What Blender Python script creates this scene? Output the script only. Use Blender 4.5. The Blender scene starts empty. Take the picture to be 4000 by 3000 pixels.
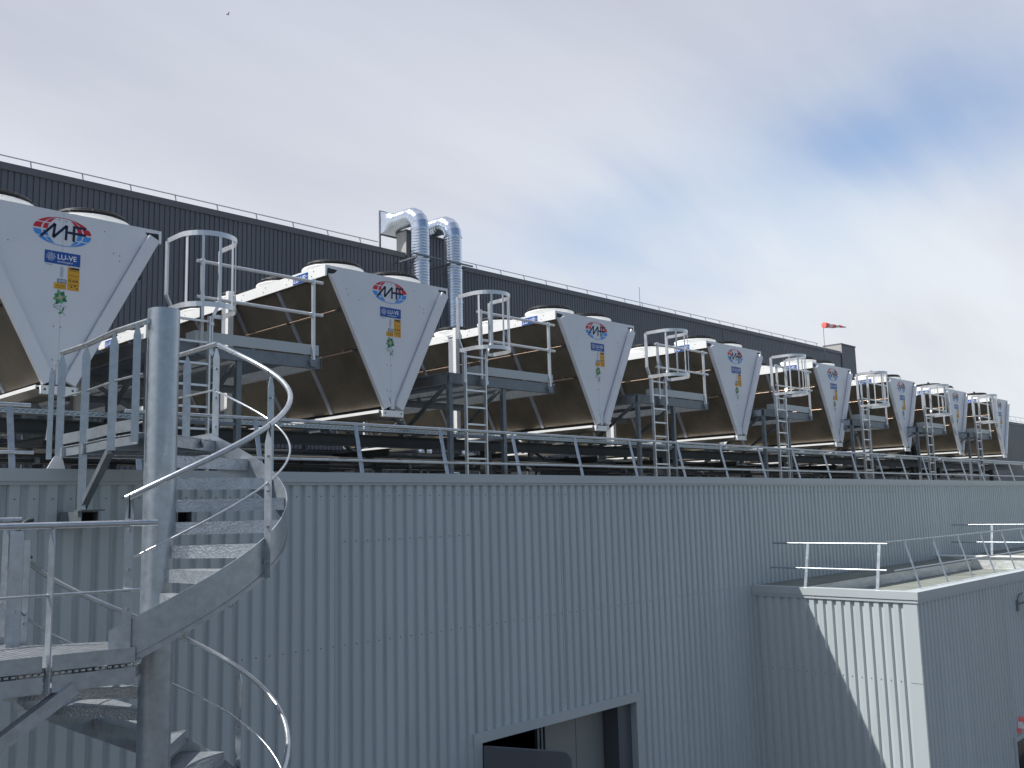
import bpy, math, random
from math import sin, cos, pi, radians, sqrt, atan2
from mathutils import Vector, Matrix
random.seed(4)
scene = bpy.context.scene
col = scene.collection
V = Vector

# ------------------------------------------------------------------ camera
F_PX = 3666.97
YAW, PITCH, ROLL = 0.799036588, 0.133072118, -0.0252288379
fw = V((sin(YAW)*cos(PITCH), cos(YAW)*cos(PITCH), sin(PITCH)))
rt = fw.cross(V((0, 0, 1))).normalized()
up = rt.cross(fw)
r2 = rt*cos(ROLL) + up*sin(ROLL)
u2 = -rt*sin(ROLL) + up*cos(ROLL)
cam_d = bpy.data.cameras.new('camera')
cam = bpy.data.objects.new('camera', cam_d)
col.objects.link(cam)
cam_d.sensor_width = 36.0
cam_d.sensor_fit = 'HORIZONTAL'
cam_d.lens = F_PX/4000*36
cam_d.clip_start = 0.1
cam_d.clip_end = 5000
cam.matrix_world = Matrix(((r2.x, u2.x, -fw.x, 0), (r2.y, u2.y, -fw.y, 0), (r2.z, u2.z, -fw.z, 0), (0, 0, 0, 1)))
scene.camera = cam

def pix_dir(px, py):
    return (r2*((px-2000)/F_PX) - u2*((py-1500)/F_PX) + fw).normalized()

# ------------------------------------------------------------------ light
SUN = V((-0.53, 0.467, 1.0)).normalized()
elev = math.asin(SUN.z)
az = atan2(SUN.x, SUN.y)
sd = bpy.data.lights.new('sun', 'SUN')
sd.energy = 5.0
sd.angle = radians(0.53)
sd.color = (1.0, 0.98, 0.94)
sun = bpy.data.objects.new('sun', sd)
col.objects.link(sun)
sun.rotation_euler = SUN.to_track_quat('Z', 'Y').to_euler()

scene.view_settings.view_transform = 'Standard'
scene.view_settings.look = 'None'
scene.view_settings.exposure = 0.25
scene.view_settings.gamma = 1.0

world = bpy.data.worlds.new('World')
scene.world = world
world.use_nodes = True
wt = world.node_tree
for n in list(wt.nodes):
    wt.nodes.remove(n)

def N(t, kind, **kw):
    n = t.nodes.new(kind)
    for k, v in kw.items():
        if k == 'inputs':
            for kk, vv in v.items():
                n.inputs[kk].default_value = vv
        else:
            setattr(n, k, v)
    return n

def math_node(t, op, a, b=None, clamp=False):
    n = t.nodes.new('ShaderNodeMath')
    n.operation = op
    n.use_clamp = clamp
    for i, x in enumerate((a, b)):
        if x is None:
            continue
        if isinstance(x, (int, float)):
            n.inputs[i].default_value = x
        else:
            t.links.new(x, n.inputs[i])
    return n.outputs[0]

sky = N(wt, 'ShaderNodeTexSky', sky_type='NISHITA', sun_disc=False)
sky.sun_elevation = elev
sky.sun_rotation = az
sky.air_density = 1.0
sky.dust_density = 0.4
sky.ozone_density = 2.5
tc = N(wt, 'ShaderNodeTexCoord')
gen = tc.outputs['Generated']
sep = N(wt, 'ShaderNodeSeparateXYZ')
wt.links.new(gen, sep.inputs[0])
zc = math_node(wt, 'ADD', math_node(wt, 'MAXIMUM', sep.outputs[2], 0.0), 0.22)
cx_ = math_node(wt, 'DIVIDE', sep.outputs[0], zc)
cy_ = math_node(wt, 'DIVIDE', sep.outputs[1], zc)
comb = N(wt, 'ShaderNodeCombineXYZ')
wt.links.new(cx_, comb.inputs[0])
wt.links.new(cy_, comb.inputs[1])
# broad soft streaks
mp = N(wt, 'ShaderNodeMapping')
mp.inputs['Rotation'].default_value = (0, 0, radians(-62))
mp.inputs['Scale'].default_value = (0.45, 1.35, 1)
wt.links.new(comb.outputs[0], mp.inputs[0])
nz = N(wt, 'ShaderNodeTexNoise', inputs={'Scale': 1.1, 'Detail': 7.0, 'Roughness': 0.52, 'Distortion': 0.35})
wt.links.new(mp.outputs[0], nz.inputs['Vector'])
nz2 = N(wt, 'ShaderNodeTexNoise', inputs={'Scale': 2.6, 'Detail': 8.0, 'Roughness': 0.6, 'Distortion': 0.5})
wt.links.new(mp.outputs[0], nz2.inputs['Vector'])

def dotv(vec, off=0.0):
    dp = N(wt, 'ShaderNodeVectorMath', operation='DOT_PRODUCT')
    wt.links.new(gen, dp.inputs[0])
    dp.inputs[1].default_value = vec
    return math_node(wt, 'SUBTRACT', dp.outputs['Value'], off)
def smooth(x, a, b_):
    mr = N(wt, 'ShaderNodeMapRange', interpolation_type='SMOOTHSTEP')
    mr.inputs[1].default_value = a
    mr.inputs[2].default_value = b_
    wt.links.new(x, mr.inputs[0])
    return mr.outputs[0]
def streak(p, q, cpt, la, lb, noise_amt):
    """soft elongated opening in the cloud; p-q gives its direction, la/lb its half sizes"""
    ctr = pix_dir(*cpt)
    e1 = (pix_dir(*q)-pix_dir(*p)).normalized()
    e1 = (e1-ctr*e1.dot(ctr)).normalized()
    e2 = ctr.cross(e1)
    u = math_node(wt, 'DIVIDE', dotv(e1), la)
    v_ = math_node(wt, 'DIVIDE', dotv(e2), lb)
    d2 = math_node(wt, 'SQRT', math_node(wt, 'ADD', math_node(wt, 'MULTIPLY', u, u), math_node(wt, 'MULTIPLY', v_, v_)))
    nn = math_node(wt, 'MULTIPLY', math_node(wt, 'SUBTRACT', nz.outputs[0], 0.5), noise_amt)
    nn2 = math_node(wt, 'MULTIPLY', math_node(wt, 'SUBTRACT', nz2.outputs[0], 0.5), noise_amt*0.8)
    front = smooth(dotv(ctr), 0.5, 0.7)
    return math_node(wt, 'MULTIPLY', smooth(math_node(wt, 'ADD', d2, math_node(wt, 'ADD', nn, nn2)), 1.35, 0.05), front)
g1 = streak((2300, 900), (3900, 330), (3330, 560), 0.36, 0.13, 1.3)
g2 = streak((2000, 1000), (2600, 780), (2330, 880), 0.17, 0.055, 1.6)
g3 = streak((3100, 700), (3600, 560), (3430, 560), 0.16, 0.07, 1.2)
gap = math_node(wt, 'ADD', math_node(wt, 'MULTIPLY', g1, 0.50), math_node(wt, 'MULTIPLY', g2, 0.16))
gap = math_node(wt, 'ADD', gap, math_node(wt, 'MULTIPLY', g3, 0.30), True)
thin = math_node(wt, 'MULTIPLY', math_node(wt, 'SUBTRACT', nz.outputs[0], 0.45), 0.35, True)
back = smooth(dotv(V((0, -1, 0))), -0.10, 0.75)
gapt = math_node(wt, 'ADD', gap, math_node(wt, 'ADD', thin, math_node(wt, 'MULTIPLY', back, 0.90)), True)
cloud_col = N(wt, 'ShaderNodeMix', data_type='RGBA')
cloud_col.inputs[6].default_value = (0.40, 0.425, 0.53, 1)
cloud_col.inputs[7].default_value = (0.70, 0.73, 0.765, 1)
low_b = smooth(sep.outputs[2], 0.60, 0.16)
mott = math_node(wt, 'MULTIPLY', math_node(wt, 'SUBTRACT', nz.outputs[0], 0.34), 2.6, True)
wt.links.new(math_node(wt, 'ADD', math_node(wt, 'MULTIPLY', low_b, 0.58), math_node(wt, 'MULTIPLY', mott, 0.58), True), cloud_col.inputs[0])
bg_s = N(wt, 'ShaderNodeBackground')
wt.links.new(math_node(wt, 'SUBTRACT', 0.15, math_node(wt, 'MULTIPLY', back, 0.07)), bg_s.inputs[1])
wt.links.new(sky.outputs[0], bg_s.inputs[0])
bg_c = N(wt, 'ShaderNodeBackground')
bg_c.inputs[1].default_value = 1.0
wt.links.new(cloud_col.outputs[2], bg_c.inputs[0])
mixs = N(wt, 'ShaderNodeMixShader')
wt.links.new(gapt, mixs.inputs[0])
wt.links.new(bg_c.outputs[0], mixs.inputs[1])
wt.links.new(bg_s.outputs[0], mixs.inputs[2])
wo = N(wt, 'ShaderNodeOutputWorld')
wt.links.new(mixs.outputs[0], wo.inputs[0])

# ------------------------------------------------------------------ materials
def material(name, color, rough=0.5, metal=0.0, var=0.0, vscale=3.0, bump=None, dirt=None, spec=0.5, stretch=(1, 1, 1)):
    m = bpy.data.materials.new(name)
    m.use_nodes = True
    t = m.node_tree
    p = t.nodes['Principled BSDF']
    p.inputs['Base Color'].default_value = (*color, 1)
    p.inputs['Roughness'].default_value = rough
    p.inputs['Metallic'].default_value = metal
    p.inputs['Specular IOR Level'].default_value = spec
    tcn = N(t, 'ShaderNodeTexCoord')
    if var:
        mpn = N(t, 'ShaderNodeMapping')
        mpn.inputs['Scale'].default_value = stretch
        t.links.new(tcn.outputs['Object'], mpn.inputs[0])
        n1 = N(t, 'ShaderNodeTexNoise', inputs={'Scale': vscale, 'Detail': 6.0, 'Roughness': 0.62})
        t.links.new(mpn.outputs[0], n1.inputs['Vector'])
        mx = N(t, 'ShaderNodeMix', data_type='RGBA')
        mx.inputs[6].default_value = (*[c*(1-var) for c in color], 1)
        mx.inputs[7].default_value = (*[min(1, c*(1+var)) for c in color], 1)
        s = math_node(t, 'MULTIPLY', math_node(t, 'SUBTRACT', n1.outputs[0], 0.3), 2.5, True)
        t.links.new(s, mx.inputs[0])
        last = mx.outputs[2]
        if dirt:
            n2 = N(t, 'ShaderNodeTexNoise', inputs={'Scale': dirt[1], 'Detail': 4.0, 'Roughness': 0.7})
            t.links.new(mpn.outputs[0], n2.inputs['Vector'])
            s2 = math_node(t, 'MULTIPLY', math_node(t, 'SUBTRACT', n2.outputs[0], 0.55), 5.0, True)
            m2 = N(t, 'ShaderNodeMix', data_type='RGBA')
            t.links.new(math_node(t, 'MULTIPLY', s2, dirt[2]), m2.inputs[0])
            t.links.new(last, m2.inputs[6])
            m2.inputs[7].default_value = (*dirt[0], 1)
            last = m2.outputs[2]
        t.links.new(last, p.inputs['Base Color'])
        r = math_node(t, 'ADD', math_node(t, 'MULTIPLY', n1.outputs[0], 0.25), rough-0.12, True)
        t.links.new(r, p.inputs['Roughness'])
    if bump:
        kind, sc, strg, dist = bump
        if kind == 'noise':
            b = N(t, 'ShaderNodeTexNoise', inputs={'Scale': sc, 'Detail': 3.0})
            o = b.outputs[0]
        else:
            b = N(t, 'ShaderNodeTexVoronoi', inputs={'Scale': sc, 'Randomness': 0.0 if kind == 'grid' else 0.9})
            o = b.outputs['Distance']
        t.links.new(tcn.outputs['Object'], b.inputs['Vector'])
        bn = N(t, 'ShaderNodeBump', inputs={'Strength': strg, 'Distance': dist})
        t.links.new(o, bn.inputs['Height'])
        t.links.new(bn.outputs[0], p.inputs['Normal'])
    return m

M_CLAD = material('grey_cladding', (0.48, 0.53, 0.54), 0.38, 0.0, 0.06, 1.1, dirt=((0.33, 0.36, 0.36), 2.6, 0.35), stretch=(1.6, 1.6, 0.16))
M_TRIM = material('grey_trim', (0.45, 0.49, 0.50), 0.40, 0.0, 0.04, 1.0)
M_DARK = material('anthracite_cladding', (0.122, 0.130, 0.148), 0.42, 0.0, 0.10, 0.5, stretch=(1.5, 1, 0.3))
M_DTRIM = material('anthracite_trim', (0.125, 0.133, 0.145), 0.5, 0.0, 0.05, 0.6)
M_FAR = material('far_cladding', (0.16, 0.165, 0.17), 0.5, 0.0, 0.05, 0.3)
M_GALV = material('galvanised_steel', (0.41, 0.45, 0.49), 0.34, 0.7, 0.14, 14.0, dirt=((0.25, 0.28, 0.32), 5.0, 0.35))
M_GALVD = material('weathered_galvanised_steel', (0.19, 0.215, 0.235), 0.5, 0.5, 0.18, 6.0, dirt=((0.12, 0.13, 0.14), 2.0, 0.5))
M_STEELD = material('dark_steel', (0.055, 0.062, 0.068), 0.55, 0.2, 0.25, 3.0)
M_CHECK = material('checker_plate', (0.44, 0.47, 0.50), 0.34, 0.65, 0.15, 14.0, bump=('vor', 48.0, 0.8, 0.006))
M_GRATE = material('serrated_grating', (0.20, 0.215, 0.235), 0.45, 0.5, 0.25, 20.0, bump=('grid', 26.0, 1.0, 0.02))
M_RAIL = material('handrail_tube', (0.50, 0.53, 0.55), 0.30, 0.85, 0.10, 12.0)
M_ALU = material('aluminium', (0.68, 0.69, 0.70), 0.34, 0.7, 0.06, 8.0)
M_WHITE = material('white_sheet_metal', (0.74, 0.75, 0.78), 0.35, 0.0, 0.025, 1.5, dirt=((0.55, 0.55, 0.56), 1.2, 0.15))
M_WHITEC = material('white_casing', (0.86, 0.86, 0.84), 0.35, 0.0, 0.03, 2.0)
M_FLANGE = material('zinc_flange', (0.42, 0.44, 0.49), 0.42, 0.3, 0.06, 5.0)
M_COIL = material('bronze_coil', (0.205, 0.172, 0.130), 0.40, 0.45, 0.28, 1.4, bump=('noise', 60.0, 0.3, 0.002))
M_TRAY = material('tray_metal', (0.40, 0.37, 0.32), 0.35, 0.6, 0.1, 3.0)
M_SCREW = material('screw_cap', (0.12, 0.13, 0.135), 0.4)
M_BRASS = material('copper_tube', (0.50, 0.36, 0.27), 0.38, 0.6, 0.15, 10.0)
M_BLACK = material('black_plastic', (0.012, 0.013, 0.016), 0.45)
M_DUCT = material('spiral_duct_steel', (0.66, 0.72, 0.80), 0.20, 0.95, 0.08, 4.0)
M_HOLE = material('hollow_shade', (0.004, 0.004, 0.005), 0.9)  # near-black colour stands in for the shade inside the doorway and hollow arms
M_MEMB = material('roof_membrane', (0.20, 0.215, 0.185), 0.85, 0.0, 0.2, 1.6)
M_SILVER = material('bitumen_foil', (0.62, 0.63, 0.62), 0.42, 0.25, 0.22, 2.5, bump=('noise', 6.0, 0.9, 0.03), stretch=(0.5, 1, 3))
M_GRAVEL = material('pale_roofing', (0.20, 0.20, 0.19), 0.9, 0.0, 0.2, 2.0)
M_GROUND = material('asphalt', (0.07, 0.07, 0.072), 0.9, 0.0, 0.25, 0.8)
M_BLUE = material('sign_blue', (0.012, 0.085, 0.36), 0.4)
M_SKYB = material('logo_blue', (0.06, 0.30, 0.75), 0.4)
M_RED = material('logo_red', (0.62, 0.015, 0.035), 0.4)
M_NAVY = material('logo_navy', (0.006, 0.008, 0.05), 0.4)
M_PW = material('print_white', (0.80, 0.82, 0.85), 0.4)
M_YEL = material('sticker_yellow', (0.72, 0.36, 0.015), 0.45)
M_PBLK = material('print_black', (0.03, 0.03, 0.03), 0.5)
M_GRN = material('leaf_green', (0.02, 0.20, 0.09), 0.5, 0.0, 0.5, 14.0)
M_GRN2 = material('leaf_light_green', (0.16, 0.36, 0.16), 0.5)
M_PGRY = material('print_grey', (0.38, 0.44, 0.50), 0.5)
M_SOCKR = material('windsock_red', (0.95, 0.20, 0.17), 0.7)
M_SOCKW = material('windsock_white', (0.85, 0.80, 0.80), 0.7)
M_DOOR = material('door_leaf_grey', (0.10, 0.11, 0.125), 0.45, 0.0, 0.06, 1.0)
M_PANEL = material('inner_panel_grey', (0.27, 0.28, 0.27), 0.5, 0.0, 0.06, 1.0)
M_GLASS = material('dark_glass', (0.01, 0.012, 0.016), 0.08)
M_CREAM = material('cream_box', (0.40, 0.40, 0.38), 0.5)

# ------------------------------------------------------------------ mesh builder
class B:
    def __init__(self):
        self.v, self.f, self.m, self.s = [], [], [], []
        self.mats = []

    def mi(self, m):
        if m not in self.mats:
            self.mats.append(m)
        return self.mats.index(m)

    def add(self, vs, fs, m, smooth=False):
        o = len(self.v)
        i = self.mi(m)
        self.v += [tuple(p) for p in vs]
        for f in fs:
            self.f.append([o+k for k in f])
            self.m.append(i)
            self.s.append(smooth)
        return self

    def box(self, x0, x1, y0, y1, z0, z1, m):
        vs = [(x, y, z) for z in (z0, z1) for y in (y0, y1) for x in (x0, x1)]
        return self.add(vs, [(0, 2, 3, 1), (4, 5, 7, 6), (0, 1, 5, 4), (2, 6, 7, 3), (0, 4, 6, 2), (1, 3, 7, 5)], m)

    def bar(self, p, q, w, h, m, upv=(0, 0, 1)):
        p, q, u = V(p), V(q), V(upv)
        d = (q-p).normalized()
        a = d.cross(u)
        if a.length < 1e-4:
            a = d.cross(V((0, 1, 0)))
        a.normalize()
        b = a.cross(d)
        vs = []
        for c in (p, q):
            for sa, sb in ((-1, -1), (1, -1), (1, 1), (-1, 1)):
                vs.append(c + a*(sa*w/2) + b*(sb*h/2))
        return self.add(vs, [(3, 2, 1, 0), (4, 5, 6, 7), (0, 1, 5, 4), (1, 2, 6, 5), (2, 3, 7, 6), (3, 0, 4, 7)], m)

    def channel(self, p, q, w, h, m, t=0.012, side=1):
        # C section: web plus two flanges; side picks which way the flanges point
        p, q = V(p), V(q)
        d = (q-p).normalized()
        a = d.cross(V((0, 0, 1))).normalized()*side
        self.bar(p, q, t, h, m)
        o = a*(w/2+t/2+0.0005)
        self.bar(p+o+V((0, 0, h/2-t/2)), q+o+V((0, 0, h/2-t/2)), w, t, m)
        self.bar(p+o-V((0, 0, h/2-t/2)), q+o-V((0, 0, h/2-t/2)), w, t, m)
        return self

    def ibeam(self, p, q, w, h, m, t=0.014):
        p, q = V(p), V(q)
        z = V((0, 0, h/2-t/2))
        self.bar(p, q, t, h-2*t-0.002, m)
        self.bar(p+z, q+z, w, t, m)
        self.bar(p-z, q-z, w, t, m)
        return self

    def tube(self, pts, r, m, n=10, closed=False, caps=True):
        pts = [V(p) for p in pts]
        k = len(pts)
        rs = r if isinstance(r, list) else [r]*k
        t0 = (pts[1]-pts[0]).normalized()
        a = t0.cross(V((0, 0, 1)))
        if a.length < 0.05:
            a = t0.cross(V((1, 0, 0)))
        a.normalize()
        vs = []
        for i, p in enumerate(pts):
            if closed:
                t = (pts[(i+1) % k]-pts[i-1]).normalized()
            elif i == 0:
                t = t0
            elif i == k-1:
                t = (pts[-1]-pts[-2]).normalized()
            else:
                t = ((pts[i+1]-p).normalized()+(p-pts[i-1]).normalized()).normalized()
            a = (a - t*a.dot(t)).normalized()
            b = t.cross(a)
            for j in range(n):
                an = 2*pi*j/n
                vs.append(p + a*(cos(an)*rs[i]) + b*(sin(an)*rs[i]))
        fs = []
        for i in range(k if closed else k-1):
            i2 = (i+1) % k
            for j in range(n):
                j2 = (j+1) % n
                fs.append((i*n+j, i*n+j2, i2*n+j2, i2*n+j))
        self.add(vs, fs, m, True)
        if caps and not closed:
            self.add(vs[:n], [tuple(range(n))[::-1]], m)
            self.add(vs[-n:], [tuple(range(n))], m)
        return self

    def prism(self, poly, vec, m, top=None):
        n = len(poly)
        poly = [V(p) for p in poly]
        vs = poly + [p+V(vec) for p in poly]
        self.add(vs, [tuple(range(n))], m)
        self.add(vs, [tuple(range(n, 2*n))[::-1]], top or m)
        return self.add(vs, [(i, i+n, (i+1) % n+n, (i+1) % n) for i in range(n)], m)

    def poly(self, pts, m):
        return self.add(pts, [tuple(range(len(pts)))], m)

    def ring(self, c, axis, r0, r1, h, m, n=32):
        # flat-banded annulus with height h along axis
        c, ax = V(c), V(axis).normalized()
        a = ax.orthogonal().normalized()
        b = ax.cross(a)
        vs = []
        for rr, hh in ((r0, 0), (r1, 0), (r1, h), (r0, h)):
            for j in range(n):
                an = 2*pi*j/n
                vs.append(c + a*cos(an)*rr + b*sin(an)*rr + ax*hh)
        fs = []
        for k in range(4):
            k2 = (k+1) % 4
            for j in range(n):
                j2 = (j+1) % n
                fs.append((k*n+j, k*n+j2, k2*n+j2, k2*n+j))
        return self.add(vs, fs, m, False)

    def build(self, name, parent=None, off=None):
        o = V(off) if off is not None else (root_loc(parent) if parent else V((0, 0, 0)))
        me = bpy.data.meshes.new(name)
        me.from_pydata([(x-o.x, y-o.y, z-o.z) for x, y, z in self.v], [], self.f)
        for m in self.mats:
            me.materials.append(m)
        me.polygons.foreach_set('material_index', self.m)
        me.polygons.foreach_set('use_smooth', self.s)
        me.update()
        ob = bpy.data.objects.new(name, me)
        col.objects.link(ob)
        if parent:
            ob.parent = parent
        elif off is not None:
            ob.location = o
        return ob

def root_loc(o):
    while o.parent:
        o = o.parent
    return V(o.location)

def tag(o, label, cat, group=None):
    o['label'] = label
    o['category'] = cat
    if group:
        o['group'] = group
    return o

def thing(name, loc, label, cat, group=None):
    o = bpy.data.objects.new(name, None)
    col.objects.link(o)
    o.location = loc
    o.empty_display_size = 0.2
    return tag(o, label, cat, group)

def structure(o):
    o['kind'] = 'structure'
    return o

def copy_tree(o, parent=None):
    c = o.copy()
    col.objects.link(c)
    c.parent = parent
    for ch in list(o.children):
        copy_tree(ch, c)
    return c

def text_mesh(b, s, origin, ux, uy, size, m, bold=0.0, shear=0.0, align='LEFT'):
    """adds the flat outline of s to builder b; ux, uy = in-plane axes"""
    cu = bpy.data.curves.new('lettering', 'FONT')
    cu.body = s
    cu.size = size
    cu.offset = bold
    cu.shear = shear
    cu.align_x = align
    cu.resolution_u = 3
    ob = bpy.data.objects.new('lettering', cu)
    col.objects.link(ob)
    dg = bpy.context.evaluated_depsgraph_get()
    me = bpy.data.meshes.new_from_object(ob.evaluated_get(dg))
    O, X, Y = V(origin), V(ux), V(uy)
    b.add([O + X*v.co.x + Y*v.co.y for v in me.vertices], [tuple(p.vertices) for p in me.polygons], m)
    bpy.data.objects.remove(ob)
    bpy.data.curves.remove(cu)
    bpy.data.meshes.remove(me)

# ribbed cladding: trapezoid profile extruded upwards
PITCH_R = 0.1715
NARROW = ((-0.022, 0), (-0.012, 1), (0.012, 1), (0.022, 0))
def cladding(b, p0, p1, z0, z1, outward, m, phase=0.0, depth=0.036, keys=((-0.041, 0), (-0.021, 1), (0.021, 1), (0.041, 0))):
    """p0,p1: 2-D end points of the outer face; outward: 2-D unit normal"""
    p0, p1, nrm = V((*p0, 0)), V((*p1, 0)), V((*outward, 0))
    L = (p1-p0).length
    d = (p1-p0)/L
    pts = [(0.0, None)]
    k = math.floor(-phase/PITCH_R)-1
    prof = []
    while True:
        c = phase + k*PITCH_R
        if c - 0.05 > L:
            break
        for dx, dd in keys:
            s = c+dx
            if 0 < s < L:
                prof.append((s, dd))
        k += 1
    prof = [(0.0, prof[0][1])] + prof + [(L, prof[-1][1])]
    vs, fs = [], []
    for s, dd in prof:
        q = p0 + d*s - nrm*(depth*dd)
        vs += [(q.x, q.y, z0), (q.x, q.y, z1)]
    for i in range(len(prof)-1):
        fs.append((2*i, 2*i+2, 2*i+3, 2*i+1))
    b.add(vs, fs, m)

# ------------------------------------------------------------------ ground
GZ = -7.2
g = B()
g.add([(-1500, -1500, GZ), (1500, -1500, GZ), (1500, 1500, GZ), (-1500, 1500, GZ)], [(0, 1, 2, 3)], M_GROUND)
structure(g.build('ground'))

# ------------------------------------------------------------------ long low building with grey cladding
YW = 9.6
X0, X1 = -14.0, 75.0
CAPZ = 0.505
low = thing('low_building', (20, 18, GZ), 'long low building clad in pale grey ribbed metal with a plain parapet cap', 'building')
DX0, DX1, DZ = 8.97, 12.69, -2.98
w = B()
ph = (6.095-X0) % PITCH_R
cladding(w, (X0, YW), (DX0+0.0, YW), GZ, 0.36, (0, -1), M_CLAD, ph)
cladding(w, (DX0, YW), (DX1, YW), DZ, 0.36, (0, -1), M_CLAD, (6.095-DX0) % PITCH_R)
cladding(w, (DX1, YW), (X1, YW), GZ, 0.36, (0, -1), M_CLAD, (6.095-DX1) % PITCH_R)
# body behind the sheets: side walls and inner face (dark room behind door)
w.box(X0, X0+0.05, YW+0.05, 27.9, GZ, 0.36, M_CLAD)
w.box(X1-0.05, X1, YW+0.05, 27.9, GZ, 0.36, M_CLAD)
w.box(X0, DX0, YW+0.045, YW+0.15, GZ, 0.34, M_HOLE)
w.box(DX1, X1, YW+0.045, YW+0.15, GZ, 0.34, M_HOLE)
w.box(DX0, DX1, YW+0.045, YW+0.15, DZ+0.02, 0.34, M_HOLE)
c = B()
c.box(X0-0.03, X1+0.03, YW-0.035, YW+0.30, 0.385, CAPZ, M_TRIM)
c.box(X0-0.02, X1+0.02, YW-0.018, YW+0.05, 0.350, 0.3845, M_TRIM)
c.box(X0, X1, YW+0.28, YW+0.298, -0.1, 0.3848, M_TRIM)
for i in range(22):
    xx = X0 + 2.1 + i*4.0
    c.box(xx, xx+0.004, YW-0.0362, YW-0.0352, 0.386, CAPZ-0.002, M_PGRY)
c.build('parapet_cap', low)
r = B()
r.box(X0+0.1, X1-0.1, YW+0.31, 27.9, -0.25, -0.1, M_GRAVEL)
r.build('roof', low)
sc = w
def screws(z, xa, xb, step=1):
    k0 = math.ceil((xa-6.095)/PITCH_R)
    k = k0
    while 6.095+(k+0.5)*PITCH_R < xb:
        x = 6.095+(k+0.5)*PITCH_R
        if not (DX0-0.1 < x < DX1+0.1 and z < DZ+0.1):
            sc.box(x-0.006, x+0.006, YW-0.006, YW-0.0005, z-0.006, z+0.006, M_SCREW)
        k += step
screws(0.215, 1.0, 26)
screws(-1.565, 5.2, 16.2)
screws(-0.33, 6.7, 8.95)
for xx in (3.02, 6.72, 10.83, 14.95, 19.07, 24.2):
    w.box(xx, xx+0.004, YW-0.0015, YW-0.0004, DZ+0.2 if DX0 < xx < DX1 else -6.9, 0.355, M_SCREW)
w.box(6.72, 8.9, YW-0.0015, YW-0.0004, -0.345, -0.342, M_PGRY)
w.build('wall', low)
fr = B()
fr.box(DX0-0.02, DX0+0.13, YW-0.02, YW+0.12, GZ, DZ-0.13, M_TRIM)
fr.box(DX1-0.16, DX1+0.02, YW-0.02, YW+0.12, GZ, DZ-0.13, M_TRIM)
fr.box(DX0-0.03, DX1+0.03, YW-0.03, YW+0.12, DZ-0.1295, DZ+0.01, M_TRIM)
fr.box(DX1-0.50, DX1-0.165, YW+0.10, YW+0.40, GZ, DZ-0.135, M_DOOR)
fr.build('door_frame', low)
rm = B()
rm.box(DX0+1.80, DX1-0.40, YW+0.42, YW+0.50, GZ, DZ-0.14, M_PANEL)
rm.box(DX0+1.62, DX0+1.66, YW+0.36, YW+0.42, GZ, DZ-0.14, M_GALVD)
rm.box(DX0+1.70, DX0+1.74, YW+0.36, YW+0.42, GZ, DZ-0.14, M_GALVD)
rm.box(DX0+1.77, DX0+1.79, YW+0.36, YW+0.42, GZ, DZ-0.14, M_STEELD)
rm.box(DX0+2.55, DX0+2.556, YW+0.417, YW+0.4195, GZ, DZ-0.15, M_STEELD)
rm.build('inner_panel', low)
inn = B()
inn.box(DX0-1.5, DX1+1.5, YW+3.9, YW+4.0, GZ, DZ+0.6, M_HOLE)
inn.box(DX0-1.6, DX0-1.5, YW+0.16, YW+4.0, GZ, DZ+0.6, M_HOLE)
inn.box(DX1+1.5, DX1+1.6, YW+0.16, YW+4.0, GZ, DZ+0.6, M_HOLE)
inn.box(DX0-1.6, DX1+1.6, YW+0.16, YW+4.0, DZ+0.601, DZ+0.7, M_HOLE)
inn.build('door_recess', low)
lf = B()
# leaf hinged on the left jamb, standing open towards the yard
h0, h1 = V((9.12, YW-0.03, 0)), V((9.60, 8.43, 0))
ld = (h1-h0).normalized()
ln = V((-ld.y, ld.x, 0))*0.025
zt = -3.15
rr = 0.10
prof = [(0, GZ+0.05), ((h1-h0).length, GZ+0.05), ((h1-h0).length, zt-rr)]
for i in range(1, 6):
    a = pi/2*i/5
    prof.append(((h1-h0).length-rr+rr*cos(a), zt-rr+rr*sin(a)))
prof.append((0, zt))
lf.prism([h0+ld*s+V((0, 0, z))-ln for s, z in prof], ln*2, M_DOOR)
lf.build('door_leaf', low)

# ------------------------------------------------------------------ leaning parapet railings
def lean_rail(name, x_list, y0, z0, lean, h, xa, xb, label, group, end_up=False, along='x', mids=(0.52,), m=M_GALV, pw=0.06, tube_r=0.021):
    """posts stand behind the parapet and lean inwards"""
    if along == 'x':
        P = lambda s, t, z: (s, y0+t, z)
    else:
        P = lambda s, t, z: (y0+t, s, z)
    root = thing(name, P(x_list[0], 0, z0), label, 'railing', group)
    for x in x_list:
        b = B()
        p, q = V(P(x, 0, z0)), V(P(x, lean, z0+h))
        upv = (1, 0, 0) if along == 'x' else (0, 1, 0)
        b.bar(p, q, 0.012, pw, m, upv)
        d = (q-p).normalized()
        off = V(upv)*(pw/2-0.004)
        side = d.cross(V(upv)).normalized()*0.02
        b.bar(p+off+side, q+off+side, 0.03, 0.006, m, upv)
        b.build('post', root)
    b = B()
    b.tube([P(xa, lean, z0+h), P(xb, lean, z0+h)], tube_r, m, 8)
    b.build('top_rail', root)
    for f in mids:
        b = B()
        b.tube([P(xa, lean*f-0.02, z0+h*f), P(xb, lean*f-0.02, z0+h*f)], tube_r*0.85, m, 8)
        b.build('mid_rail', root)
    return root

G_PR = 'railings along the pale grey parapet'
pz0, ph_ = -0.05, 1.24
lean_rail('parapet_railing', [7.51+1.5*i for i in range(-2, 38)], YW+0.36, pz0, 0.30, ph_, 4.4, 64.5,
          'long galvanised railing of leaning posts along the grey parapet right of the spiral stair', G_PR, mids=(0.60,))
lean_rail('parapet_railing', [0.25, 1.75, 3.22], YW+0.36, pz0, 0.30, ph_, -6.0, 3.42,
          'short galvanised railing on the grey parapet left of the stair landing', G_PR, mids=(0.60,))

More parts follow.
